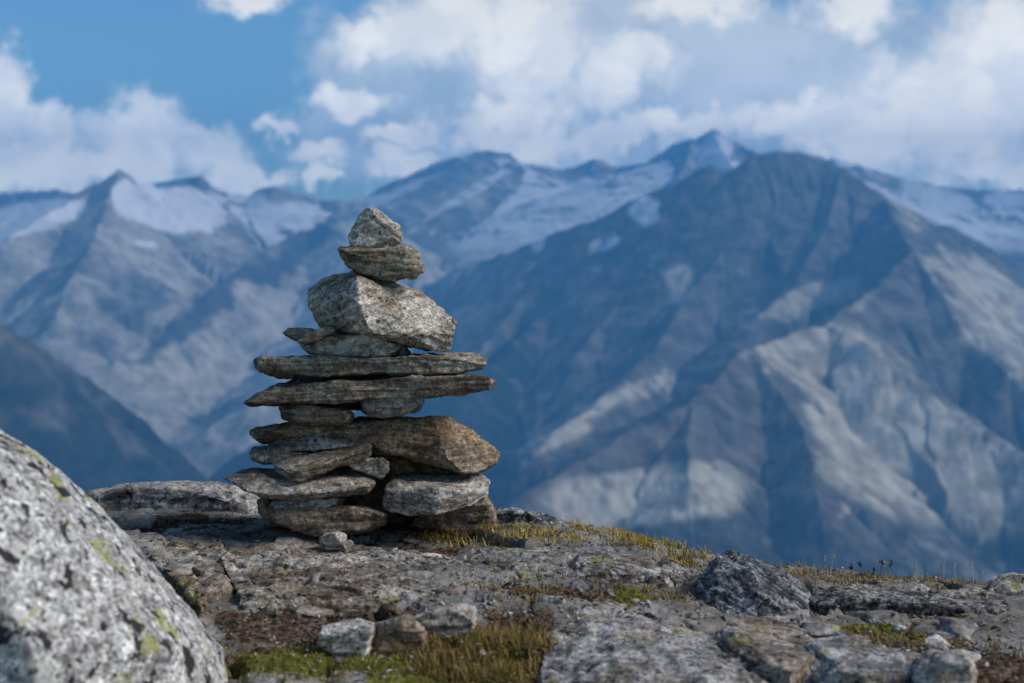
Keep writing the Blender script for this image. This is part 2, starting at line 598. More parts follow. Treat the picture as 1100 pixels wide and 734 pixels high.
cs('small dark flat stone jutting out left behind the thin flake',
   rings([(303, 358), (310, 353), (325, 353), (342, 354), (350, 362), (335, 369), (318, 367)], 2.95, 0.13), 'slab', strat=0.002, lump=0.004)
cs('small dark rounded stone at the right end of the pale wedge',
   rings([(412, 366), (425, 365), (437, 372), (441, 381), (436, 386), (420, 387), (411, 380)], 2.93, 0.11), 'dark', lump=0.006)
cs('long level grey-brown slab, upper one of the two longest slabs',
   rings([(273, 388), (278, 384), (330, 385), (400, 387), (450, 383), (510, 381), (522, 384), (523, 390), (518, 396), (500, 400), (430, 401), (370, 405), (300, 406), (285, 403), (276, 395)], 2.86, 0.26, sf=0.97),
   'slab', lump=0.010, strat=0.0045, tilt=0.0)
cs('long tapering brown slab, lower one of the two longest slabs',
   rings([(262, 433), (275, 425), (300, 415), (360, 409), (430, 405), (500, 404), (525, 404), (532, 411), (530, 418), (500, 424), (460, 427), (420, 425), (360, 431), (300, 435), (268, 436)], 2.85, 0.27, sf=0.97),
   'slab', lump=0.010, strat=0.0045, tilt=-0.06)
cs('dark thin flake squeezed between the two longest slabs',
   rings([(308, 411), (330, 405), (400, 402), (470, 403), (470, 408), (390, 413), (320, 416)], 2.98, 0.16), 'dark', lump=0.004, strat=0.002)
cs('small brown stone under the left half of the tapering slab',
   rings([(300, 434), (320, 434), (345, 436), (375, 441), (379, 446), (376, 456), (350, 459), (320, 457), (305, 448), (301, 440)], 2.86, 0.17, sf=0.86), 'brown', lump=0.008)
cs('small reddish grey block under the middle of the tapering slab',
   rings([(386, 430), (395, 425), (430, 423), (452, 421), (456, 430), (450, 440), (430, 447), (400, 449), (388, 443)], 2.86, 0.16, sf=0.88), 'grey', lump=0.006, tilt=-0.15)
cs('big brown wedge with a pitted slanting end at the right of the cairn',
   pts3([(466, 449, 2.90), (484, 449, 2.98), (507, 464, 3.0), (537, 488, 2.98), (536, 499, 2.95), (515, 508, 2.92), (500, 510, 2.88), (484, 497, 2.85), (474, 475, 2.86),
         (372, 456, 2.92), (372, 470, 2.90), (400, 480, 2.89), (430, 489, 2.87), (385, 448, 3.0), (480, 452, 3.18), (525, 488, 3.16), (505, 505, 3.16), (390, 480, 3.15), (385, 450, 3.15)]),
   'brown', chops=0, lump=0.010, rough=0.0065, strat=0.0045, tilt=0.12)
cs('thin rusty brown slab poking out left below the small brown stone',
   rings([(267, 463), (275, 459), (310, 455), (345, 453), (400, 455), (400, 468), (340, 472), (300, 472), (282, 477), (272, 470)], 2.9, 0.24), 'brown', lump=0.005, strat=0.003)
cs('flat grey slab just above the leaning slab on the left',
   rings([(287, 478), (296, 470), (320, 468), (360, 470), (400, 474), (400, 482), (350, 484), (310, 485), (292, 483)], 2.885, 0.22, B=[(290, 474), (298, 467), (320, 466), (360, 467), (400, 470), (400, 482), (350, 484), (310, 484), (292, 480)]), 'grey', lump=0.005, strat=0.003)
cs('blocky grey stone at the left edge under the flat grey slab',
   rings([(269, 487), (272, 479), (285, 478), (310, 484), (340, 487), (340, 496), (300, 501), (280, 498), (270, 493)], 2.89, 0.18), 'grey', lump=0.005, tilt=0.25)
cs('narrow tan slab leaning diagonally on the wide bottom slab',
   pts3([(293, 500, 2.86), (297, 495, 2.92), (383, 473, 2.92), (397, 477, 2.90), (399, 482, 2.85), (330, 505, 2.79), (312, 509, 2.79),
         (313, 517, 2.80), (322, 517, 2.80), (398, 491, 2.86), (300, 508, 2.86), (390, 490, 2.95), (300, 505, 2.95)]), 'slab', chops=0, lump=0.005, strat=0.003, tilt=-0.3)
cs('small light grey chip wedged at the right end of the wide bottom slab',
   rings([(372, 497), (385, 492), (412, 493), (418, 497), (417, 504), (410, 515), (404, 513), (395, 506), (380, 504)], 2.86, 0.16), 'pale', lump=0.005)
cs('small brown chip between the leaning slab and the big brown wedge',
   rings([(390, 476), (410, 473), (424, 478), (424, 490), (405, 492), (390, 488)], 2.92, 0.16), 'brown', lump=0.005)
cs('wide grey slab with a broad top face, lowest big slab on the left',
   pts3([(238, 512, 2.85), (270, 503, 2.98), (380, 499, 3.0), (404, 517, 2.86), (396, 522, 2.80), (340, 530, 2.77), (290, 533, 2.78), (262, 527, 2.80),
         (285, 538, 2.82), (340, 537, 2.80), (395, 531, 2.82), (403, 523, 2.88), (300, 530, 3.05), (390, 522, 3.05), (250, 519, 2.95)]), 'grey', chops=0, lump=0.007, strat=0.004, tilt=-0.05)
cs('thin grey plate tucked directly under the wide bottom slab',
   rings([(283, 538), (320, 537), (372, 533), (366, 543), (340, 551), (310, 552), (295, 547)], 2.8, 0.24), 'grey', lump=0.005)
cs('flat brown base stone on the ground at the left of the cairn',
   rings([(275, 537), (300, 543), (340, 548), (400, 547), (416, 552), (414, 563), (390, 572), (340, 575), (295, 566), (278, 554)], 2.8, 0.30), 'brown', lump=0.010, rough=0.006)
cs('bright whitish block under the big brown wedge at the right',
   pts3([(411, 546, 2.84), (413, 526, 2.85), (424, 514, 2.9), (440, 508, 3.02), (500, 510, 3.05), (520, 512, 3.0), (527, 518, 2.96), (524, 532, 2.9), (505, 546, 2.84), (470, 552, 2.8), (440, 556, 2.8), (425, 551, 2.8),
         (420, 528, 2.80), (465, 524, 2.79), (500, 530, 2.82), (430, 545, 3.08), (510, 535, 3.08), (440, 512, 3.1), (510, 515, 3.1)]), 'pale', chops=0, lump=0.008, rough=0.005, strat=0.0035, tilt=0.2)
cs('rough brown boulder carrying the bright whitish block on the right',
   rings([(440, 553), (478, 545), (521, 534), (529, 546), (533, 560), (526, 569), (482, 573), (450, 572), (438, 565)], 2.90, 0.24), 'brown', lump=0.014, rough=0.007)
cs('dark stone filling the middle of the cairn behind the leaning slab',
   rings([(300, 492), (400, 486), (440, 490), (452, 520), (450, 572), (300, 556)], 2.99, 0.17), 'brown', voxel=0.005, lump=0.01)
cs('dark stone deep in the cairn beneath the tapering slab',
   rings([(312, 436), (372, 434), (372, 455), (315, 455)], 3.03, 0.12), 'brown', voxel=0.005)
cs('brown stone packed in the gap between the big brown wedge and whitish block',
   rings([(420, 482), (470, 486), (515, 500), (518, 514), (470, 516), (425, 514)], 3.03, 0.13), 'brown', voxel=0.005)
cs('dark flat stone behind the two small blocks under the tapering slab',
   rings([(330, 428), (430, 424), (432, 438), (330, 440)], 3.02, 0.12), 'brown', voxel=0.005)
# moss cushion growing on the big block: a part of it
mc = (P(352, 303, 2.99))
mp_ = []
for k in range(40):
    a = random.uniform(0, 2 * math.pi)
    rr = random.uniform(0, 1) ** 0.5
    mp_.append(mc + np.array([0.034 * rr * math.cos(a), 0.05 * rr * math.sin(a), -0.004 + 0.016 * rr * math.cos(a) + 0.010 * (1 - rr)]))

# ------------------------------------------------------------------ rocks on the ground
GR = 'loose rocks on the ground'


def gr(label, pts, mat, name='rock', **kw):
    cs.k += 1
    return make_rock(name, pts, mat, label, 'rock', seed=cs.k, group=GR, **kw)


def drop(pts, d=0.12, s=1.04):
    a = np.array(pts)
    c = a.mean(axis=0)
    b = c + (a - c) * s
    b[:, 2] = np.minimum(a[:, 2] - d * 0.6, c[2] - d)
    return list(a) + list(b)


def slabz(lst, d=0.1):
    out = []
    t = np.linspace(1.0, 5.0, 1600)
    for u, v, off in lst:
        dr = ray(u, v)
        z = CAM_H + dr[2] * t
        k = np.nonzero(z < ground_z(dr[0] * t, dr[1] * t, False) + off)[0]
        i = k[0] if len(k) else 900
        out.append(np.array([0, 0, CAM_H]) + dr * t[i])
    return drop(out, d)


BOUL = [(-190, 440), (-70, 436), (0, 462), (40, 486), (72, 516), (96, 538), (142, 582), (177, 626), (208, 662), (238, 698), (252, 762), (262, 900), (-200, 900)]
gr('big pale boulder spotted with black and yellow lichen at the left edge',
   [P(u, v, y) for poly, y in ((scl(BOUL, 0.40, 0.55) + np.array([-110, 30]), 1.58), (scl(BOUL, 0.80, 0.88) + np.array([-30, 8]), 1.74), (BOUL, 1.98), (BOUL, 2.12), (scl(BOUL, 0.8, 0.85), 2.35)) for u, v in poly],
   'boulder', name='boulder', voxel=0.0045, lump=0.008, rough=0.005, strat=0.002, tilt=0.6, chops=0)
gr('low grey slab with yellow lichen on the crest left of the cairn',
   drop(rings([(98, 534), (130, 524), (180, 519), (230, 521), (262, 527), (277, 536), (278, 548), (240, 552), (150, 550), (105, 545)], 3.3, 0.4, B=[(90, 530), (130, 522), (180, 517), (230, 519), (262, 525), (277, 534), (278, 545), (105, 545)]), 0.06),
   'bluegrey', voxel=0.005, lump=0.012, strat=0.005)
gr('broad blue-grey slab with dark streaks at the bottom of the picture',
   slabz([(584, 676, 0.018), (600, 655, 0.012), (660, 648, 0.004), (735, 656, 0.0), (800, 686, 0.006), (850, 716, 0.012), (865, 745, 0.014), (850, 800, 0.01), (600, 800, 0.01), (580, 720, 0.016), (680, 690, 0.03), (740, 712, 0.03)], 0.12),
   'bluegrey', name='rock_slab', cracks=0.003, voxel=0.004, lump=0.012, rough=0.006, strat=0.004, tilt=0.4)
gr('dark angular boulder with a peaked top on the right of the ridge',
   drop(pts3([(736, 664, 2.40), (744, 640, 2.46), (755, 612, 2.52), (769, 592, 2.58), (785, 591, 2.60), (812, 602, 2.56), (840, 614, 2.54), (868, 636, 2.48), (884, 662, 2.42), (862, 674, 2.34), (800, 676, 2.31), (760, 670, 2.34), (772, 625, 2.40), (800, 616, 2.42), (825, 640, 2.36),
         (760, 640, 2.75), (800, 610, 2.8), (860, 640, 2.75)]), 0.08), 'dark', name='boulder', lump=0.014, rough=0.008, strat=0.006, tilt=0.45, chops=2)
gr('long low black-speckled slab between the peaked boulder and right edge',
   drop(rings([(868, 645), (905, 638), (960, 640), (1010, 646), (1060, 655), (1150, 668), (1150, 694), (1060, 683), (1000, 679), (950, 675), (905, 670), (885, 658)], 2.42, 0.3,
              B=[(872, 636), (905, 631), (960, 632), (1010, 638), (1060, 646), (1150, 655), (1150, 680), (1000, 670), (885, 655)]), 0.06),
   'dark', name='rock_slab', voxel=0.004, lump=0.014, rough=0.008, strat=0.005, chops=1)
gr('pale rock with greenish lichen at the far right on the ridge',
   drop(rings([(1052, 650), (1062, 628), (1088, 616), (1150, 628), (1150, 665), (1070, 664)], 2.6, 0.25), 0.06), 'block', voxel=0.004, lump=0.012)
gr('thin white stone lying behind the black-speckled slab',
   drop(rings([(1005, 645), (1015, 636), (1050, 632), (1062, 637), (1058, 646), (1020, 650)], 2.58, 0.12), 0.03), 'pale', lump=0.005)
gr('small pale hump behind the middle of the black-speckled slab',
   drop(rings([(958, 640), (975, 631), (990, 629), (1015, 640), (1010, 650), (965, 648)], 2.62, 0.12), 0.03), 'pale', lump=0.006)
gr('squarish pale grey stone at the bottom right',
   drop(rings([(984, 716), (998, 704), (1030, 700), (1042, 706), (1046, 734), (1040, 752), (985, 752)], 1.88, 0.18), 0.05), 'pale', lump=0.010)
gr('pale yellowish slab just in front of the peaked boulder',
   slabz([(768, 676, 0.03), (800, 664, 0.02), (842, 660, 0.015), (872, 684, 0.02), (876, 705, 0.03), (850, 722, 0.035), (808, 706, 0.04)], 0.1), 'bedrock', name='rock_slab', lump=0.012)
gr('grey flat rock right of the yellowish slab near the bottom',
   slabz([(852, 690, 0.03), (884, 672, 0.02), (930, 684, 0.02), (975, 702, 0.03), (984, 722, 0.035), (930, 726, 0.045), (880, 716, 0.045)], 0.1), 'bluegrey', name='rock_slab', lump=0.014)
gr('cream flat stone at the edge of the moss below the cairn',
   drop(rings([(341, 690), (346, 672), (385, 665), (402, 672), (402, 688), (368, 694)], 2.08, 0.12), 0.03), 'pale', lump=0.008)
gr('dark brown stone between the cream stone and long light stone',
   drop(rings([(398, 690), (404, 672), (438, 662), (455, 676), (452, 690), (420, 692)], 2.10, 0.12), 0.03), 'brown', lump=0.008)
gr('long light stone slanting up right of the dark brown stone',
   drop(rings([(432, 674), (440, 664), (498, 649), (509, 653), (508, 668), (462, 681), (440, 682)], 2.15, 0.12), 0.03), 'pale', lump=0.008)
gr('dark speckled rock on the crest right of the cairn',
   drop(rings([(520, 560), (535, 547), (560, 548), (590, 556), (622, 568), (650, 584), (600, 590), (530, 580)], 3.15, 0.3), 0.06), 'dark', lump=0.012, voxel=0.0045)
gr('pinkish flat stone lying in the heather right of centre',
   drop(rings([(672, 626), (690, 613), (715, 613), (722, 625), (705, 634), (680, 633)], 2.55, 0.1), 0.03), 'pale', lump=0.005)
gr('pair-sized grey stone above the broad slab in the dry heather',
   drop(rings([(576, 650), (584, 640), (604, 642), (612, 652), (600, 658), (580, 657)], 2.35, 0.08), 0.03), 'bluegrey', lump=0.005)
gr('little white stone on the bedrock in front of the cairn base',
   drop(rings([(343, 577), (350, 573), (362, 572), (371, 576), (369, 583), (355, 585), (345, 583)], 2.68, 0.06), 0.02), 'pale', lump=0.003)
gr('broad flat bedrock ledge in front of the cairn',
   slabz([(236, 600, 0.02), (262, 578, 0.015), (330, 577, 0.012), (410, 590, 0.01), (480, 598, 0.01), (520, 618, 0.012), (508, 642, 0.016), (440, 652, 0.016), (330, 655, 0.014), (258, 645, 0.018), (370, 615, 0.03), (300, 605, 0.028), (440, 622, 0.028)], 0.1),
   'bedrock', name='rock_ledge', cracks=0.010, lump=0.014, rough=0.007, strat=0.005, tilt=0.15)
gr('flat grey ledge below the crest grass right of the cairn',
   slabz([(470, 602, 0.016), (500, 588, 0.016), (600, 585, 0.016), (690, 592, 0.014), (756, 604, 0.014), (735, 618, 0.02), (600, 614, 0.024), (520, 611, 0.022), (600, 598, 0.03)], 0.1),
   'bedrock', name='rock_ledge', cracks=0.010, lump=0.012, rough=0.006, strat=0.005)
gr('grey brown ledge between the spotted boulder and the cairn',
   slabz([(150, 572, 0.0), (190, 560, -0.01), (240, 566, 0.0), (262, 590, 0.01), (250, 622, 0.02), (215, 640, 0.02), (170, 610, 0.01)], 0.1),
   'bedrock', name='rock_ledge', cracks=0.010, lump=0.012, rough=0.007, strat=0.006)

# ------------------------------------------------------------------ pebbles: a few meshes, copied
prot = []
for k, mt in enumerate(('pale', 'bluegrey', 'brown', 'bedrock', 'grey')):
    pr = np.random.default_rng(70 + k)
    pp = pr.normal(size=(14, 3))
    pp /= np.linalg.norm(pp, axis=1)[:, None]
    pp *= np.array([0.016, 0.013, 0.008])
    o = make_rock('pebble', pp, mt, None, voxel=0.0016, rough=0.001, lump=0.002, strat=0.0008, seed=300 + k, chops=3)
    prot.append(o)
spots = []
pz = np.random.default_rng(21)
zones = [((170, 320), (575, 650), 12), ((300, 520), (640, 690), 12), ((520, 760), (600, 660), 8), ((760, 1095), (670, 730), 14), ((560, 1000), (600, 660), 6)]
for (u0, u1), (v0, v1), cnt in zones:
    for k in range(cnt):
        spots.append((pz.uniform(u0, u1), pz.uniform(v0, v1)))
names = {0: 'small pale pebble lying loose on the bedrock and soil', 1: 'small blue-grey pebble lying loose on the bedrock and soil', 2: 'small brown pebble lying loose on the bedrock and soil',
         3: 'small lichen-stained pebble lying loose on the bedrock and soil', 4: 'small dull grey pebble lying loose on the bedrock and soil'}
used = set()
for k, (u, v) in enumerate(spots):
    i = k % 5
    if i in used:
        o = prot[i].copy()
        COL.objects.link(o)
    else:
        o = prot[i]
        used.add(i)
    g = ground_hit(u, v)
    s = pz.uniform(0.35, 1.1)
    o.location = (g[0], g[1], g[2] + 0.0005 * s)
    o.rotation_euler = (pz.uniform(-.3, .3), pz.uniform(-.3, .3), pz.uniform(0, 6.28))
    o.scale = (s, s, s)
    tag(o, names[i], 'pebble', 'loose pebbles')


rz = np.random.default_rng(91)
for k in range(26):
    i = (0, 1, 3, 1)[k % 4]
    u, v = (rz.uniform(780, 1095), rz.uniform(672, 732)) if k < 17 else (rz.uniform(170, 520), rz.uniform(575, 660))
    o = prot[i].copy()
    COL.objects.link(o)
    o.name = 'small_rock'
    g = ground_hit(u, v)
    s = rz.uniform(1.2, 3.0)
    o.location = (g[0], g[1], g[2] - 0.001 * s)
    o.rotation_euler = (rz.uniform(-.2, .2), rz.uniform(-.2, .2), rz.uniform(0, 6.28))
    o.scale = (s * rz.uniform(0.9, 1.5), s, s * rz.uniform(0.6, 1))
    tag(o, 'small rough stone half sunk in the soil at the lower right' if k < 17 else 'small rough stone half sunk in the bedrock cracks at the lower left', 'stone', 'small stones in the soil at the lower right' if k < 17 else 'small stones in the bedrock cracks')


# ------------------------------------------------------------------ plants
def plant_material(name, cols, rough=0.75):
    m, nt = new_mat(name)
    a = nt.attrib('tone').outputs['Fac']
    n = len(cols)
    col = nt.ramp(a, [(i / max(1, n - 1), c) for i, c in enumerate(cols)])
    b = finish(nt, col, rough, None, 0.2)
    return m


M['dry_grass'] = plant_material('dry_grass', [(0.08, 0.04, 0.018), (0.26, 0.15, 0.05), (0.42, 0.29, 0.10), (0.15, 0.14, 0.03)])
M['green_grass'] = plant_material('alpine_grass', [(0.05, 0.032, 0.012), (0.13, 0.11, 0.022), (0.32, 0.23, 0.07), (0.25, 0.12, 0.05)])
M['yellow_tuft'] = plant_material('yellow_tuft', [(0.05, 0.045, 0.012), (0.38, 0.28, 0.05), (0.60, 0.42, 0.10), (0.24, 0.20, 0.04)])
M['heather'] = plant_material('heather', [(0.04, 0.018, 0.012), (0.13, 0.055, 0.03), (0.20, 0.13, 0.05), (0.09, 0.09, 0.025)])
M['moss'] = plant_material('moss', [(0.06, 0.06, 0.01), (0.20, 0.20, 0.035), (0.36, 0.33, 0.075), (0.22, 0.18, 0.05)])


def blades(name, roots, hmin, hmax, width, mat, label, seed, spread=0.7, cat='grass', seg=3, curl=0.6):
    rg = np.random.default_rng(seed)
    n = len(roots)
    h = rg.uniform(hmin, hmax, n)
    a = rg.uniform(0, 2 * math.pi, n)
    lean = np.abs(rg.normal(0, spread * 1.6, n))
    h = h * np.clip(0.8 + 0.9 * fbm(roots[:, :2] * 38 + seed, 3), 0.35, 1.5) * 0.72
    dx, dy = np.cos(a), np.sin(a)
    sx, sy = -dy, dx
    w = width * rg.uniform(0.6, 1.3, n)
    V, T = [], []
    tone = np.clip(rg.beta(1.6, 1.6, n), 0, 1)
    for i in range(seg + 1):
        t = i / seg
        ang = lean * (0.5 + curl * t)
        ox = h * t * np.sin(ang)
        oz = h * t * np.cos(ang)
        ww = w * (1 - t) ** 0.7 * 0.5 + 0.00015
        c = roots + np.stack([dx * ox, dy * ox, oz - 0.004], axis=1)
        side = np.stack([sx * ww, sy * ww, np.zeros(n)], axis=1)
        V += [c - side, c + side]
        T += [np.clip(tone + 0.15 * t, 0, 1)] * 2
    V = np.stack(V, axis=1).reshape(-1, 3)
    T = np.stack(T, axis=1).reshape(-1)
    k = 2 * (seg + 1)
    base = np.arange(n)[:, None] * k
    F = np.concatenate([base + np.array([[2 * i, 2 * i + 1, 2 * i + 3, 2 * i + 2]]) for i in range(seg)], axis=0)
    me = mesh_np(name, V, F, True)
    attr(me, 'tone', T)
    o = link(name, me, M[mat])
    tag(o, label, cat, kind='stuff')
    return o


def patch_roots(u, v, ru, rv, n, seed, clump=10, jit=0.35):
    """clumped root points on the ground inside an ellipse"""
    rg = np.random.default_rng(seed)
    c = ground_hit(u, v)
    rx = abs(ground_hit(u + ru, v)[0] - c[0])
    ya, yb = ground_hit(u, v + rv)[1], ground_hit(u, v - rv)[1]
    ry = max(0.03, min(abs(yb - ya) / 2, 0.11))
    cy = (ya + yb) / 2 if abs(yb - ya) / 2 < 0.11 else c[1]
    m = max(3, n // clump)
    ang = rg.uniform(0, 2 * math.pi, m)
    rr = np.sqrt(rg.uniform(0, 1, m))
    cx_, cy_ = c[0] + rx * rr * np.cos(ang), cy + ry * rr * np.sin(ang)
    k = rg.integers(0, m, n)
    s = jit * min(rx, ry, 0.05)
    x = cx_[k] + rg.normal(0, s, n)
    y = cy_[k] + rg.normal(0, s, n)
    return np.stack([x, y, ground_z(x, y)], axis=1)


blades('grass', patch_roots(692, 586, 52, 6, 3800, 1, clump=60, jit=0.3), 0.014, 0.042, 0.0022, 'yellow_tuft', 'yellow green grass tuft on the crest right of the cairn', 1, 0.5)
blades('grass', patch_roots(575, 574, 75, 6, 900, 2), 0.005, 0.018, 0.0016, 'dry_grass', 'dry straw grass on the crest beside the cairn base', 2, 0.9)
blades('grass', patch_roots(490, 576, 55, 5, 1300, 3), 0.012, 0.04, 0.0016, 'green_grass', 'sparse green grass at the foot of the whitish block', 3, 0.7)
blades('heather', patch_roots(555, 634, 45, 14, 1300, 4), 0.01, 0.035, 0.0022, 'dry_grass', 'rusty brown heather left of the pinkish stone', 4, 0.8, 'heather')
blades('heather', patch_roots(640, 626, 50, 8, 900, 5), 0.008, 0.028, 0.0022, 'heather', 'dark red heather below the grey ledge', 5, 0.8, 'heather')
blades('grass', patch_roots(690, 642, 60, 10, 900, 6), 0.01, 0.034, 0.0022, 'green_grass', 'olive grass between the pinkish stone and broad slab', 6, 0.7)
blades('grass', patch_roots(752, 608, 16, 9, 500, 7), 0.01, 0.03, 0.002, 'green_grass', 'small green tuft left of the peaked boulder', 7, 0.6)
blades('grass', patch_roots(520, 702, 82, 34, 9500, 8, clump=45, jit=0.3), 0.010, 0.044, 0.0017, 'green_grass', 'thick brown and green grass clump at the bottom middle', 8, 0.8)
blades('grass', patch_roots(565, 710, 40, 34, 2800, 18, clump=35, jit=0.3), 0.010, 0.036, 0.0017, 'dry_grass', 'rusty dry grass against the left side of the broad slab', 18, 0.8)
blades('moss', patch_roots(335, 716, 105, 20, 9000, 9, clump=30), 0.006, 0.017, 0.0022, 'moss', 'bright yellow green moss bed right of the spotted boulder', 9, 0.8, 'moss')
blades('grass', patch_roots(905, 622, 58, 7, 2200, 10), 0.01, 0.03, 0.0018, 'dry_grass', 'brown sedge on the crest right of the peaked boulder', 10, 0.8)
blades('grass', patch_roots(1005, 628, 55, 6, 1800, 11), 0.008, 0.026, 0.0018, 'dry_grass', 'brown sedge on the crest near the far right rock', 11, 0.8)
blades('moss', patch_roots(920, 682, 50, 9, 1600, 12), 0.006, 0.02, 0.0022, 'yellow_tuft', 'yellowish moss under the left of the black-speckled slab', 12, 0.8, 'moss')
blades('moss', patch_roots(1010, 690, 50, 9, 1600, 13), 0.006, 0.02, 0.0022, 'yellow_tuft', 'yellowish moss under the right of the black-speckled slab', 13, 0.8, 'moss')
blades('grass', patch_roots(930, 728, 60, 12, 1500, 14), 0.01, 0.04, 0.0024, 'green_grass', 'blurred grass at the bottom edge left of the squarish stone', 14, 0.8)
blades('grass', patch_roots(1075, 712, 40, 22, 1200, 15), 0.008, 0.03, 0.0022, 'heather', 'dark brown heather in the bottom right corner', 15, 0.8)
blades('grass', patch_roots(800, 696, 24, 10, 500, 16), 0.006, 0.022, 0.0022, 'dry_grass', 'rusty grass in the hollow of the yellowish slab', 16, 0.9)
blades('heather', patch_roots(215, 556, 60, 10, 1200, 17), 0.006, 0.02, 0.002, 'heather', 'dark heather strip under the low grey slab', 17, 0.9, 'heather')
blades('heather', patch_roots(330, 670, 100, 16, 1500, 19), 0.004, 0.014, 0.0022, 'heather', 'dead brown heather around the cream stone', 19, 1.1, 'heather')

# moss cushion part of the big block
rg = np.random.default_rng(5)
n_ = 900
th = rg.uniform(0, 2 * math.pi, n_)
rr = np.sqrt(rg.uniform(0, 1, n_))
mx, my = 0.032 * rr * np.cos(th), 0.026 * rr * np.sin(th)
dgp = bpy.context.evaluated_depsgraph_get()
roots = []
for x_, y_ in zip(mx, my):
    rd = Vector((0.25, 0.75, -0.75)).normalized()
    o_ = Vector((mc[0] + x_ - big.location.x, mc[1] - big.location.y, mc[2] + y_ * 0.5 - big.location.z)) - rd * 0.5
    hit, pos, nrm, _i = big.ray_cast(o_, rd)
    if hit:
        roots.append(np.array(pos))
if roots:
    mo = blades('moss_cushion', np.array(roots), 0.006, 0.014, 0.0024, 'moss', None, 6, 0.8)
    mo.parent = big
    for key in ('category', 'kind', 'label'):
        if key in mo:
            del mo[key]

# dry flower stalks standing on the right-hand crest
def stalk(u, v, h, kind, k):
    g = ground_hit(u, v)
    rs = np.random.default_rng(400 + k)
    lean = rs.normal(0, 0.18, 2)
    bm = bmesh.new()
    segs = 6
    prev = None
    for i in range(segs + 1):
        t = i / segs
        c = Vector((lean[0] * h * t * t, lean[1] * h * t * t, h * t - 0.006))
        r = 0.0010 * (1 - 0.4 * t)
        ring = [bm.verts.new(c + Vector((r * math.cos(q), r * math.sin(q), 0))) for q in (0, 2.1, 4.2)]
        if prev:
            for j in range(3):
                bm.faces.new((prev[j], prev[(j + 1) % 3], ring[(j + 1) % 3], ring[j]))
        prev = ring
    tip = c
    me = bpy.data.meshes.new('flower_stalk')
    bm.to_mesh(me)
    bm.free()
    o = link('flower_stalk', me, M['stalk_' + kind], None, g)
    bm = bmesh.new()
    for q in range(5):
        off = Vector((rs.normal(0, 0.0018), rs.normal(0, 0.0018), rs.normal(0, 0.003) - 0.001))
        res = bmesh.ops.create_icosphere(bm, subdivisions=1, radius=0.0017 if kind == 'dark' else 0.0014)
        for vv in res['verts']:
            vv.co = Vector((vv.co.x, vv.co.y, vv.co.z * 1.7)) + off
    me = bpy.data.meshes.new('seed_head')
    bm.to_mesh(me)
    bm.free()
    link('seed_head', me, M['head_' + kind], o, tip)
    tag(o, {'dark': 'dry flower stalk with a dark brown seed head on the right crest', 'pale': 'thin bleached grass stalk rising from the right crest'}[kind], 'plant stalk', {'dark': 'dark seed stalks', 'pale': 'bleached stalks'}[kind])


for nm, c in (('stalk_dark', (0.10, 0.06, 0.035)), ('head_dark', (0.075, 0.04, 0.028)), ('stalk_pale', (0.42, 0.36, 0.25)), ('head_pale', (0.5, 0.45, 0.35))):
    m, nt = new_mat(nm)
    tcn = nt.n('ShaderNodeTexCoord')
    nn, _ = nt.noise(tcn.outputs['Object'], 300, 2)
    finish(nt, nt.ramp(nn, [(0.3, tuple(x * 0.7 for x in c)), (0.7, c)]), 0.8)
    M[nm] = m
for k, (u, v, h, kd) in enumerate([(915, 617, 0.022, 'dark'), (926, 618, 0.026, 'dark'), (938, 619, 0.018, 'dark'), (946, 619, 0.032, 'dark'), (960, 620, 0.026, 'dark'), (958, 620, 0.03, 'dark'),
                                   (880, 615, 0.034, 'pale'), (893, 615, 0.036, 'pale'), (951, 620, 0.036, 'pale'), (985, 624, 0.036, 'pale'), (1014, 626, 0.042, 'pale'), (1026, 627, 0.044, 'pale'), (1046, 629, 0.04, 'pale'), (1050, 630, 0.03, 'pale'),
                                   (770, 592, 0.02, 'pale'), (735, 586, 0.03, 'pale')]):
    stalk(u, v, h, kd, k)

# loose chips of stone and litter: nobody could count them
def chips():
    rs = np.random.default_rng(77)
    V, F, T = [], [], []
    n = 4200
    us = rs.uniform(120, 1100, n)
    vs = rs.uniform(555, 740, n)
    t = np.linspace(1.2, 4.2, 400)
    cnt = 0
    for u, v in zip(us, vs):
        Y = 0.66 * FPX / (v - 235) * 1.0
        x = (u - 550) / FPX * Y
        y = Y + rs.normal(0, 0.02)
        if y > 3.5:
            continue
        s = rs.uniform(0.0015, 0.0055)
        p = rs.normal(size=(4, 3)) * np.array([s, s, s * 0.5])
        V.append(np.array([x, y, 0]) + p)
        F.append(np.array([[0, 1, 2], [0, 3, 1], [1, 3, 2], [0, 2, 3]]) + 4 * cnt)
        T.append(np.full(4, rs.uniform()))
        cnt += 1
    V = np.concatenate(V)
    cen = V.reshape(-1, 4, 3).mean(axis=1)
    gz = ground_z(cen[:, 0], cen[:, 1])
    V[:, 2] += np.repeat(gz + 0.0015, 4)
    me = mesh_np('gravel', V, np.concatenate(F), False)
    attr(me, 'tone', np.concatenate(T))
    M['gravel'] = plant_material('stone_chips', [(0.05, 0.03, 0.02), (0.14, 0.09, 0.06), (0.3, 0.27, 0.23), (0.5, 0.48, 0.45)], 0.9)
    tag(link('gravel', me, M['gravel']), 'loose stone chips and plant litter strewn over the summit', 'gravel', kind='stuff')


chips()

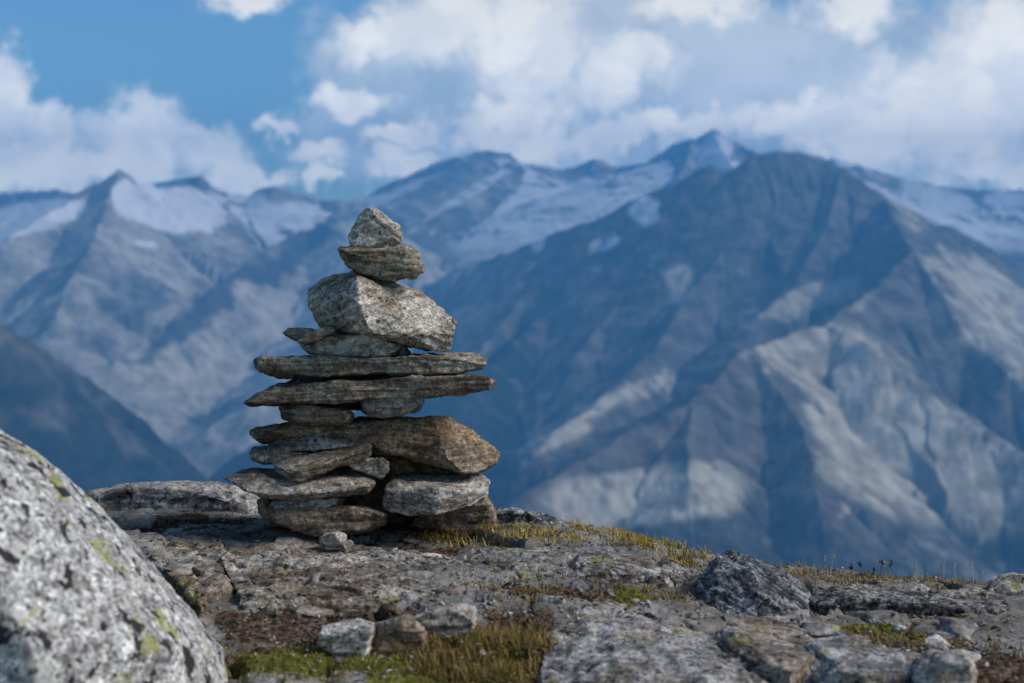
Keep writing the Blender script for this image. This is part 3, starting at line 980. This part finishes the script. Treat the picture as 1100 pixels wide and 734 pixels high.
# ------------------------------------------------------------------ mountains
# each ridge: side slope, plan polyline given as (photo u, photo v, distance in km)
RIDGES = [
    ('far', 0.40, [(330, 225, 17), (390, 212, 17), (430, 190, 17), (480, 170, 17), (515, 159, 17), (545, 161, 17), (562, 175, 17), (595, 180, 17.4), (615, 178, 17.4), (638, 169, 17.4), (665, 178, 17.4), (695, 174, 17), (725, 153, 16.3), (748, 147, 16), (766, 138, 16), (790, 152, 16), (812, 162, 15.6), (840, 160, 15.6), (900, 171, 15.6), (950, 185, 16), (1000, 196, 16), (1050, 203, 16), (1100, 203, 16), (1250, 196, 16), (1500, 215, 16)]),
    ('far', 0.40, [(-450, 215, 16), (-200, 195, 16), (-100, 205, 16), (0, 206, 16), (40, 204, 16), (60, 202, 16), (95, 208, 16), (200, 190, 14.5), (215, 188, 14.3), (235, 203, 14.3), (265, 209, 14.3), (295, 196, 14.3), (320, 208, 14.3), (345, 213, 14.5), (390, 216, 15.5)]),
    ('farspur', 0.6, [(557, 178, 16.8), (530, 200, 15.8), (490, 222, 14.8), (440, 247, 13.8), (400, 270, 13)]),
    ('farspur', 0.6, [(515, 161, 17), (470, 190, 16), (420, 215, 15), (370, 236, 14.2), (330, 250, 13.6)]),
    ('farspur', 0.65, [(745, 149, 16), (735, 185, 14.8), (715, 205, 13.5)]),
    ('farspur', 0.65, [(766, 139, 16), (785, 175, 14.6), (800, 195, 13.5)]),
    ('left', 0.72, [(-300, 330, 10), (-80, 300, 10), (0, 262, 10.5), (60, 226, 11.3), (100, 203, 11.9), (118, 190, 12), (128, 181, 12), (138, 188, 12), (150, 197, 12.2), (175, 203, 12.8), (205, 200, 13.4)]),
    ('left', 0.68, [(128, 182, 12), (116, 215, 11.3), (100, 260, 10.4), (70, 310, 9.6), (60, 345, 9.2)]),
    ('left', 0.6, [(150, 197, 12.2), (146, 235, 11.5), (150, 280, 10.8), (118, 335, 10.0), (95, 360, 9.6)]),
    ('left', 0.85, [(390, 222, 14.3), (335, 238, 13), (292, 266, 11.6), (240, 303, 10.6), (182, 348, 9.7), (122, 388, 9.0)]),
    ('left', 0.55, [(350, 240, 12.6), (380, 280, 11.5), (370, 330, 10.4), (330, 380, 9.4)]),
    ('left', 0.55, [(420, 250, 13), (450, 300, 12), (420, 345, 10.6), (350, 390, 9.3), (280, 430, 8.4)]),
    ('dark', 1.05, [(-400, 250, 5.2), (-100, 305, 5.4), (0, 347, 5.5), (50, 374, 5.6), (90, 400, 5.7), (125, 432, 5.8), (155, 466, 5.9), (185, 520, 6.0), (210, 580, 6.1)]),
    ('dark', 0.7, [(590, 330, 8.9), (540, 380, 8.2), (470, 415, 7.5), (360, 452, 7.0), (270, 482, 6.7), (220, 520, 6.5)]),
    ('main', 0.74, [(440, 312, 12), (500, 287, 11.5), (580, 256, 11), (640, 237, 10.5), (700, 206, 10), (740, 189, 9.8), (765, 177, 9.6), (778, 186, 9.55), (790, 180, 9.5), (806, 166, 9.5), (835, 164, 9.5), (870, 166, 9.5), (905, 181, 9.3), (950, 213, 9.05), (990, 232, 9.2), (1040, 254, 9.3), (1100, 290, 9.3), (1200, 340, 9.3), (1500, 420, 9)]),
    ('main', 0.74, [(640, 238, 10.5), (605, 285, 9.9), (560, 320, 9.3), (522, 370, 8.6), (490, 420, 7.9)]),
    ('main', 0.72, [(835, 164, 9.5), (800, 240, 8.9), (745, 310, 8.3), (700, 380, 7.6), (640, 430, 7.0), (580, 480, 6.4)]),
    ('main', 0.72, [(765, 178, 9.6), (720, 250, 9.2), (670, 320, 8.6), (620, 380, 8.0)]),
    ('main', 0.72, [(905, 181, 9.3), (890, 240, 8.7), (850, 310, 8.1), (800, 350, 7.6)]),
    ('pyr', 0.78, [(950, 213, 9.0), (966, 245, 8.2), (980, 270, 7.5), (1008, 312, 7.15), (1045, 365, 6.8), (1085, 402, 6.4), (1150, 460, 6.0), (1250, 560, 5.6)]),
    ('pyr', 0.78, [(980, 270, 7.5), (938, 311, 7.05), (890, 347, 6.55)]),
    ('near', 0.70, [(1280, 600, 5.0), (1180, 540, 5.2), (1100, 488, 5.5), (1050, 462, 5.65), (1010, 434, 5.8), (965, 398, 6.0), (930, 370, 6.15), (890, 348, 6.4), (835, 365, 6.2), (812, 374, 6.05), (800, 376, 6.0), (755, 420, 5.6), (690, 457, 5.3), (600, 506, 5.0), (530, 552, 4.75), (460, 620, 4.4)]),
    ('near', 0.66, [(800, 376, 6.0), (835, 415, 5.75), (858, 450, 5.5), (874, 500, 5.1), (880, 545, 4.8)]),
    ('near', 0.62, [(745, 430, 5.55), (738, 470, 5.2), (742, 520, 4.85)]),
]


def build_mountains():
    na, nr = 1250, 820
    az = np.linspace(rad(-33), rad(33), na)
    r = np.geomspace(2300, 19500, nr)
    A, R = np.meshgrid(az, r)
    X, Y = (np.sin(A) * R).ravel(), (np.cos(A) * R).ravel()
    p2 = np.stack([X, Y], axis=1)
    bs, bd, bside, bri = (np.zeros(X.shape) for _ in range(4))
    wx = X + 110 * fbm(p2 / 900 + 5, 4)
    wy = Y + 110 * fbm(p2 / 900 + 55, 4)
    best = np.full(X.shape, -1750.0) + 120 * fbm(p2 / 2500, 3)
    kind = np.zeros(X.shape, dtype=np.int8)
    kinds = ['floor', 'far', 'farspur', 'left', 'dark', 'main', 'pyr', 'near']
    acc = 0.0
    for ri, (kd, sl, poly) in enumerate(RIDGES):
        pts = np.array([P(u, v, y * 1000.0) for u, v, y in poly])
        bb = 3200
        for a, b in zip(pts[:-1], pts[1:]):
            sel = np.nonzero((X > min(a[0], b[0]) - bb) & (X < max(a[0], b[0]) + bb) & (Y > min(a[1], b[1]) - bb) & (Y < max(a[1], b[1]) + bb))[0]
            ab = b[:2] - a[:2]
            L = np.hypot(*ab)
            px, py = wx[sel] - a[0], wy[sel] - a[1]
            # true distance near the crest so that the skyline stays put, warped distance away from it
            t = np.clip(((X[sel] - a[0]) * ab[0] + (Y[sel] - a[1]) * ab[1]) / L ** 2, 0, 1)
            d0 = np.hypot(X[sel] - a[0] - t * ab[0], Y[sel] - a[1] - t * ab[1])
            tw = np.clip((px * ab[0] + py * ab[1]) / L ** 2, 0, 1)
            dw = np.hypot(px - tw * ab[0], py - tw * ab[1])
            k = sstep(60, 500, d0)
            d = d0 * (1 - k) + dw * k
            tt = t * (1 - k) + tw * k
            s = acc + tt * L
            side = np.sign((X[sel] - a[0]) * ab[1] - (Y[sel] - a[1]) * ab[0])
            if kd == 'far':
                h = a[2] + tt * (b[2] - a[2]) - 0.30 * d - 190 * (1 - np.exp(-d / 170.0))
            else:
                h = a[2] + tt * (b[2] - a[2]) - sl * (d - 0.22 * d * d / (d + 2500))
            up = h > best[sel]
            best[sel] = np.where(up, h, best[sel])
            kind[sel] = np.where(up, kinds.index(kd), kind[sel])
            bs[sel] = np.where(up, s, bs[sel])
            bd[sel] = np.where(up, d, bd[sel])
            bside[sel] = np.where(up, side, bside[sel])
            bri[sel] = np.where(up, ri, bri[sel])
            acc += L
    big = fbm(np.stack([bs / 620 + bside * 13 + bri * 2.3, bd / 2600], axis=1) + 0.12 * fbm(p2 / 600, 3)[:, None], 3, 0.5, ridged=True)
    best = best - np.minimum(bd, 900) * np.where(kind == 1, 0.05, np.where(kind == 4, 0.12, 0.19)) * (0.6 - big)
    gul = fbm(np.stack([bs / 190 + bside * 31 + bri * 3.7, bd / 1300], axis=1), 4, 0.55, ridged=True)
    best = best - np.minimum(bd, 480) * np.where(kind == 1, 0.08, 0.17) * (0.55 - gul)
    rough = fbm(p2 / 420 + 9, 6, 0.55, ridged=True)
    rough2 = fbm(p2 / 110 + 19, 3, 0.55)
    ampf = np.where(kind == 1, 18, 42)
    Z = best + ampf * (rough - 0.4) + 10 * rough2
    Zg = Z.reshape(nr, na)
    dR = np.gradient(Zg, axis=0) / np.gradient(R, axis=0)
    dA = np.gradient(Zg, axis=1) / (np.gradient(A, axis=1) * R)
    slope = np.hypot(dR, dA).ravel()
    V = np.stack([X, Y, Z], axis=1)
    idx = np.arange(nr * na).reshape(nr, na)
    F = np.stack([idx[:-1, :-1], idx[:-1, 1:], idx[1:, 1:], idx[1:, :-1]], axis=-1).reshape(-1, 4)
    me = mesh_np('mountains', V, F)
    n300 = fbm(p2 / 300 + 3, 5, 0.6)
    n900 = fbm(p2 / 1100 + 13, 4, 0.55)
    # ---- snow fields
    snow = np.where(kind == 1, sstep(0.9, 0.6, slope + 0.95 * n300 + 0.45 * np.maximum(0, rough - 0.15)), 0.0)
    snow = np.where(kind == 2, sstep(0.5, 0.3, slope + 0.45 * n300) * 0.8, snow)
    snow *= sstep(-450, -150, Z + 200 * n900)
    U = CX + FPX * X / Y
    Wv = 235 - FPX * (Z - CAM_H) / Y

    def spot(u, v, ru, rv, y0, y1, rot=0.0, soft=False):
        c, s = math.cos(rot), math.sin(rot)
        du, dv = U - u, Wv - v
        d = np.hypot((du * c + dv * s) / ru, (-du * s + dv * c) / rv) + 0.55 * n300
        if soft:
            return sstep(1.5, 0.35, d + 0.5 * n900) * (Y > y0 * 1000) * (Y < y1 * 1000)
        return sstep(1.1, 0.85, d) * (Y > y0 * 1000) * (Y < y1 * 1000)
    for a in ((185, 222, 60, 27, 10, 15.5, 0.15), (135, 212, 14, 18, 10, 14, 0), (315, 232, 30, 17, 10, 16, 0), (265, 213, 20, 7, 10, 16, 0), (40, 232, 60, 16, 10.5, 17, -0.15), (10, 250, 40, 8, 10, 17, -.3),
              (692, 227, 17, 17, 9, 13, 0.3), (578, 257, 8, 16, 9, 13, 0.1), (765, 165, 17, 24, 11, 17, 0.6), (785, 182, 12, 8, 11, 17, 0.3), (905, 174, 14, 6, 9.4, 17, 0.2), (1005, 212, 45, 12, 9.4, 17, 0.25), (1080, 215, 30, 10, 10, 17, 0),
              (158, 262, 14, 4, 9, 13, 0.2), (508, 273, 8, 4, 9, 13, 0.2), (650, 262, 18, 6, 9, 12, -.3)):
        snow = np.maximum(snow, spot(*a) * 0.95)
    # ---- pale scree against darker heath, plus sunlit and shaded slopes painted into the colour
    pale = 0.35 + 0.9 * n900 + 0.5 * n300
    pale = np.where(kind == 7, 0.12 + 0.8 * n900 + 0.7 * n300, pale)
    pale = np.where(kind == 6, -0.1 + 0.6 * n900 + 0.6 * n300, pale)  # pyramid peak: shaded face painted dark
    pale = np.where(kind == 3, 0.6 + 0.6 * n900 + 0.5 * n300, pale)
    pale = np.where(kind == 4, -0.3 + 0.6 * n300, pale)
    pale = np.where((kind == 5), -0.08 + 0.7 * n900 + 0.5 * n300, pale)  # main massif: cloud shadow painted as darker rock
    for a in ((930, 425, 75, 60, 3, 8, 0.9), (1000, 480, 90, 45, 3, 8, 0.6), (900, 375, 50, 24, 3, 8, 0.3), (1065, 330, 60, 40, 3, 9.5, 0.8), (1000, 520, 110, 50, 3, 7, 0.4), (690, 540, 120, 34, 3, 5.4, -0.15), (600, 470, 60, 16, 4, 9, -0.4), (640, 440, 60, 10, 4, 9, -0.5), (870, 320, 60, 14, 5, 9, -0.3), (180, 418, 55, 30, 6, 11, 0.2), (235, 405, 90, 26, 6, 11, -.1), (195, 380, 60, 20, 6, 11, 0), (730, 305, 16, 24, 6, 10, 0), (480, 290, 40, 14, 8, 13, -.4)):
        pale = np.maximum(pale, 0.9 * spot(*a, soft=True))  # soft pale patches: sunlight painted on slopes, some scree among them
    nq = fbm(np.stack([U / 30, Wv / 30], axis=1), 4, 0.6)
    Uw, Ww = U + 26 * n300 + 20 * n900, Wv + 26 * n900 + 26 * nq

    def area(poly, y0, y1, edge=14.0):
        inside = np.zeros(U.shape, dtype=bool)
        dist = np.full(U.shape, 1e9)
        sel = np.nonzero((Y > y0 * 1000) & (Y < y1 * 1000))[0]
        u, w = Uw[sel], Ww[sel]
        ins = np.zeros(u.shape, dtype=bool)
        ds = np.full(u.shape, 1e9)
        for (ax, ay), (bx, by) in zip(poly, poly[1:] + poly[:1]):
            ins ^= ((ay > w) != (by > w)) & (u < (bx - ax) * (w - ay) / (by - ay + 1e-9) + ax)
            t = np.clip(((u - ax) * (bx - ax) + (w - ay) * (by - ay)) / ((bx - ax) ** 2 + (by - ay) ** 2), 0, 1)
            ds = np.minimum(ds, np.hypot(u - ax - t * (bx - ax), w - ay - t * (by - ay)))
        out = np.zeros(U.shape)
        out[sel] = sstep(-edge, edge, np.where(ins, ds, -ds))
        return out
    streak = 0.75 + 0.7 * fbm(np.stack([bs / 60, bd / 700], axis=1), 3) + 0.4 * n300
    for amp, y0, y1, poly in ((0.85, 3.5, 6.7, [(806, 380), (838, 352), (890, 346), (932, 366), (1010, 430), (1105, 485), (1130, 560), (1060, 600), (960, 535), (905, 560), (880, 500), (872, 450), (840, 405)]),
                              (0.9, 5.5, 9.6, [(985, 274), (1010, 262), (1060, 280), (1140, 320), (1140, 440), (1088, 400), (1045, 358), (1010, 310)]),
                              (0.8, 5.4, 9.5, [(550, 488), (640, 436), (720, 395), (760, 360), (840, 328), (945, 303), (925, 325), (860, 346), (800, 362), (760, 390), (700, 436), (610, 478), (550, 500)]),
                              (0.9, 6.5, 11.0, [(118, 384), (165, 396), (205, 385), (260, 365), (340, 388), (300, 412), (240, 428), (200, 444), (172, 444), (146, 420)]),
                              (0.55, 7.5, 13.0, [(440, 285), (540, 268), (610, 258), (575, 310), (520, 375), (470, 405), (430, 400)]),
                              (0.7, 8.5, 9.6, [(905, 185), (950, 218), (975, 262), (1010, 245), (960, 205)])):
        pale = np.maximum(pale, amp * area(poly, y0, y1) * streak)  # sunlit faces, shelf and valley floor painted pale, partly real scree
    spur_shade = area([(335, 236), (398, 224), (330, 272), (262, 322), (190, 372), (122, 388), (180, 345), (240, 300)], 8.5, 14.2, 8)  # dark band painted along the spur for its shaded side
    pale = sstep(0.25, 0.75, pale) * (1 - 0.9 * spur_shade)
    forest_and_shade = sstep(-950, -1250, Z + 250 * n900) * sstep(1.3, 0.8, slope)
    forest_and_shade = np.maximum(forest_and_shade, np.where(kind == 4, 0.9, 0) * sstep(-0.35, 0.1, n300 + 0.15) * sstep(-420, -640, Z + 150 * n900))
    forest_and_shade = forest_and_shade * (1 - 0.9 * np.clip(pale, 0, 1) * (kind != 4))
    forest_and_shade = np.maximum(forest_and_shade, 0.55 * spur_shade)  # the spur's painted shade joins the woodland mask
    attr(me, 'snow', np.clip(snow, 0, 1))
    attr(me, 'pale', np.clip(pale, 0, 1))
    attr(me, 'forest_and_shade', np.clip(forest_and_shade, 0, 1))
    m, nt = new_mat('mountain_rock')
    tc = nt.n('ShaderNodeTexCoord')
    co = tc.outputs['Object']
    n1, _ = nt.noise(co, 1 / 140.0, 7, 0.65)
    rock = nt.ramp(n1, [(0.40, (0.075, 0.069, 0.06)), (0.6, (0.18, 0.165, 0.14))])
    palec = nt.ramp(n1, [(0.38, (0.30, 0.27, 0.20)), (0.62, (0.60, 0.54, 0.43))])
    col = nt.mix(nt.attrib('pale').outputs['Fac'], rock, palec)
    n2, _ = nt.noise(co, 1 / 60.0, 5, 0.65)
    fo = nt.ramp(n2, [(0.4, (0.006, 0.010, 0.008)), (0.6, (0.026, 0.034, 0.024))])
    col = nt.mix(nt.attrib('forest_and_shade').outputs['Fac'], col, fo)
    nsn, _ = nt.noise(co, 1 / 330.0, 6, 0.68, 0.4)
    snc = nt.ramp(nsn, [(0.38, (0.70, 0.70, 0.71)), (0.5, (0.92, 0.91, 0.90))])
    col = nt.mix(nt.attrib('snow').outputs['Fac'], col, snc)
    finish(nt, col, 0.95, None, 0.05)
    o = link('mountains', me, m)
    tag(o, 'rocky alpine ranges with snow fields beyond the deep valley', 'mountains', kind='structure')


build_mountains()

# ------------------------------------------------------------------ haze: the air over the valley
def build_haze():
    x0, x1, y0, y1, z0, z1 = -12500, 12500, -60, 19700, -2100, 1120
    v = [(x, y, z) for x in (x0, x1) for y in (y0, y1) for z in (z0, z1)]
    f = [(0, 1, 3, 2), (4, 6, 7, 5), (0, 4, 5, 1), (2, 3, 7, 6), (0, 2, 6, 4), (1, 5, 7, 3)]
    me = bpy.data.meshes.new('haze')
    me.from_pydata(v, [], f)
    m, nt = new_mat('haze_air')
    vol = nt.n('ShaderNodeVolumePrincipled')
    vol.inputs['Color'].default_value = (0.13, 0.50, 1.0, 1)
    vol.inputs['Density'].default_value = 1.0 / 11500.0
    vol.inputs['Anisotropy'].default_value = 0.0
    o = nt.n('ShaderNodeOutputMaterial')
    nt.l(vol.outputs[0], o.inputs['Volume'])
    ob = link('haze', me, m)
    tag(ob, 'blue mountain air filling the valley', 'haze', kind='stuff')


build_haze()

# ------------------------------------------------------------------ sky, sun
SUN_AZ, SUN_EL = rad(95), rad(39)
world = bpy.data.worlds.new('World')
SC.world = world
world.use_nodes = True
nt = NT(world.node_tree)
tc = nt.n('ShaderNodeTexCoord')
dirv = tc.outputs['Generated']
sky = nt.n('ShaderNodeTexSky', sky_type='NISHITA')
sky.sun_disc = False
sky.sun_elevation = SUN_EL
sky.sun_rotation = SUN_AZ
sky.altitude = 2600
sky.air_density = 1.0
sky.dust_density = 0.6
sky.ozone_density = 1.6
sep = nt.n('ShaderNodeSeparateXYZ')
nt.l(dirv, sep.inputs[0])
az = nt.math('ARCTAN2', sep.outputs[0], sep.outputs[1])
el = nt.math('ARCSINE', sep.outputs[2])
cmb = nt.n('ShaderNodeCombineXYZ')
nt.l(az, cmb.inputs[0])
nt.l(el, cmb.inputs[1])
_, nc1 = nt.noise(dirv, 16, 6, 0.6)
wob = nt.vmath('SCALE', nt.vmath('SUBTRACT', nc1, (0.5, 0.5, 0.5)).outputs[0])
wob.inputs['Scale'].default_value = 0.075
_, nc2 = nt.noise(dirv, 60, 5, 0.62)
wob2 = nt.vmath('SCALE', nt.vmath('SUBTRACT', nc2, (0.5, 0.5, 0.5)).outputs[0])
wob2.inputs['Scale'].default_value = 0.03
cc = nt.vmath('ADD', cmb.outputs[0], wob.outputs[0]).outputs[0]
cc = nt.vmath('ADD', cc, wob2.outputs[0]).outputs[0]


def blob_field(lst):
    acc = None
    for u, v, ru, rv in lst:
        a0, e0 = math.atan((u - 550) / FPX), math.atan((235 - v) / FPX)
        q = nt.vmath('SUBTRACT', cc, (a0, e0, 0))
        q2 = nt.vmath('MULTIPLY', q.outputs[0], (FPX / ru, FPX / rv, 0))
        ln = nt.vmath('LENGTH', q2.outputs[0]).outputs['Value']
        g = nt.math('SUBTRACT', 1.0, ln)
        acc = g if acc is None else nt.math('SMOOTH_MAX', acc, g, 0.25)
    return acc


WHITE = [(30, 175, 120, 34), (150, 168, 70, 40), (60, 130, 40, 30), (1010, 110, 120, 60), (480, 20, 90, 60), (5, 110, 40, 55), (20, 165, 70, 45), (75, 150, 48, 42), (145, 145, 55, 48), (110, 185, 110, 30), (220, 172, 55, 34), (265, 190, 60, 20), (265, 2, 60, 26), (385, 105, 62, 28), (300, 138, 32, 16), (342, 172, 34, 20), (345, 200, 30, 12), (440, 160, 46, 22), (425, 30, 80, 34),
         (570, 60, 70, 110), (675, 82, 75, 42), (755, 5, 70, 34), (560, 150, 120, 36), (700, 142, 140, 24), (880, 142, 110, 30), (1070, 90, 90, 130), (990, 150, 150, 45), (920, 10, 80, 40), (1080, 185, 90, 26), (430, 190, 40, 14)]
GREY = [(770, 90, 300, 110), (480, 100, 110, 100), (400, 60, 80, 60), (1000, 110, 200, 130), (640, 40, 240, 100), (380, 150, 90, 50), (100, 195, 200, 30), (560, 170, 300, 50)]
fw = blob_field(WHITE)
fg = blob_field(GREY)
nf, _ = nt.noise(dirv, 38, 7, 0.62)
nfl, _ = nt.noise(dirv, 9, 5, 0.6)
# the rest of the sky, behind and above the camera, carries loose broken cloud
nbk, _ = nt.noise(dirv, 3.0, 7, 0.6)
back = nt.math('MULTIPLY', nt.smooth(nbk, 0.52, 0.66), nt.smooth(nt.math('ABSOLUTE', az), 0.48, 0.75))
dw = nt.smooth(nt.math('ADD', nt.math('ADD', fw, 0.0), nt.math('MULTIPLY', nt.math('SUBTRACT', nf, 0.5), 1.0)), -0.05, 0.62)
dgy = nt.smooth(nt.math('ADD', fg, nt.math('MULTIPLY', nt.math('SUBTRACT', nf, 0.5), 0.8)), -0.12, 0.5)
CW = (12.0, 11.3, 10.0)
CG = (4.0, 4.8, 5.7)
CG2 = (6.6, 7.1, 7.5)
skyc = nt.mix(1.0, sky.outputs[0], (0.72, 1.0, 1.12), 'MULTIPLY')
elf = nt.n('ShaderNodeMapRange')
nt.l(el, elf.inputs['Value'])
for kk, vv in (('From Min', 0.0), ('From Max', 0.15), ('To Min', 2.2), ('To Max', 1.0)):
    elf.inputs[kk].default_value = vv
elf = elf.outputs['Result']
grey = nt.vmath('SCALE', nt.mix(nt.smooth(nfl, 0.36, 0.6), CG, CG2))
nt.l(elf, grey.inputs['Scale'])
col = nt.mix(nt.math('MULTIPLY', dgy, 0.92), skyc, grey.outputs[0])
nmd, _ = nt.noise(dirv, 24, 5, 0.6, 0.4)
whitec = nt.mix(nt.smooth(nmd, 0.38, 0.6), (9.6, 9.4, 9.0), CW)
wv = nt.vmath('SCALE', whitec)
nt.l(elf, wv.inputs['Scale'])
col = nt.mix(nt.math('MULTIPLY', dw, 0.88), col, wv.outputs[0])
col = nt.mix(nt.math('MULTIPLY', back, 0.5), col, (3.0, 3.1, 3.4))
bg = nt.n('ShaderNodeBackground')
nt.l(col, bg.inputs['Color'])
bg.inputs['Strength'].default_value = 0.105
ow = nt.n('ShaderNodeOutputWorld')
nt.l(bg.outputs[0], ow.inputs['Surface'])

ld = bpy.data.lights.new('sun', 'SUN')
ld.energy = 3.3
ld.angle = rad(32)
ld.color = (1.0, 0.95, 0.90)
lo = bpy.data.objects.new('sun', ld)
COL.objects.link(lo)
sd = Vector((math.sin(SUN_AZ) * math.cos(SUN_EL), math.cos(SUN_AZ) * math.cos(SUN_EL), math.sin(SUN_EL)))
lo.rotation_euler = sd.to_track_quat('Z', 'Y').to_euler()
lo.location = (4, 2, 6)

# ------------------------------------------------------------------ camera
cam = bpy.data.cameras.new('camera')
co_ = bpy.data.objects.new('camera', cam)
COL.objects.link(co_)
co_.location = (0, 0, CAM_H)
co_.rotation_euler = (math.pi / 2 - PITCH, 0, 0)
cam.sensor_width = 36
cam.lens = 50.0
cam.clip_start = 0.05
cam.clip_end = 60000
cam.dof.use_dof = True
cam.dof.focus_distance = 2.9
cam.dof.aperture_fstop = 4.2
SC.camera = co_

SC.view_settings.view_transform = 'Standard'
SC.view_settings.look = 'None'
SC.view_settings.exposure = 0.12
SC.view_settings.gamma = 1
SC.cycles.use_denoising = True
SC.cycles.max_bounces = 5
SC.cycles.diffuse_bounces = 3
SC.cycles.glossy_bounces = 1
SC.cycles.volume_bounces = 0
SC.cycles.caustics_reflective = False
SC.cycles.caustics_refractive = False
SC.render.film_transparent = False
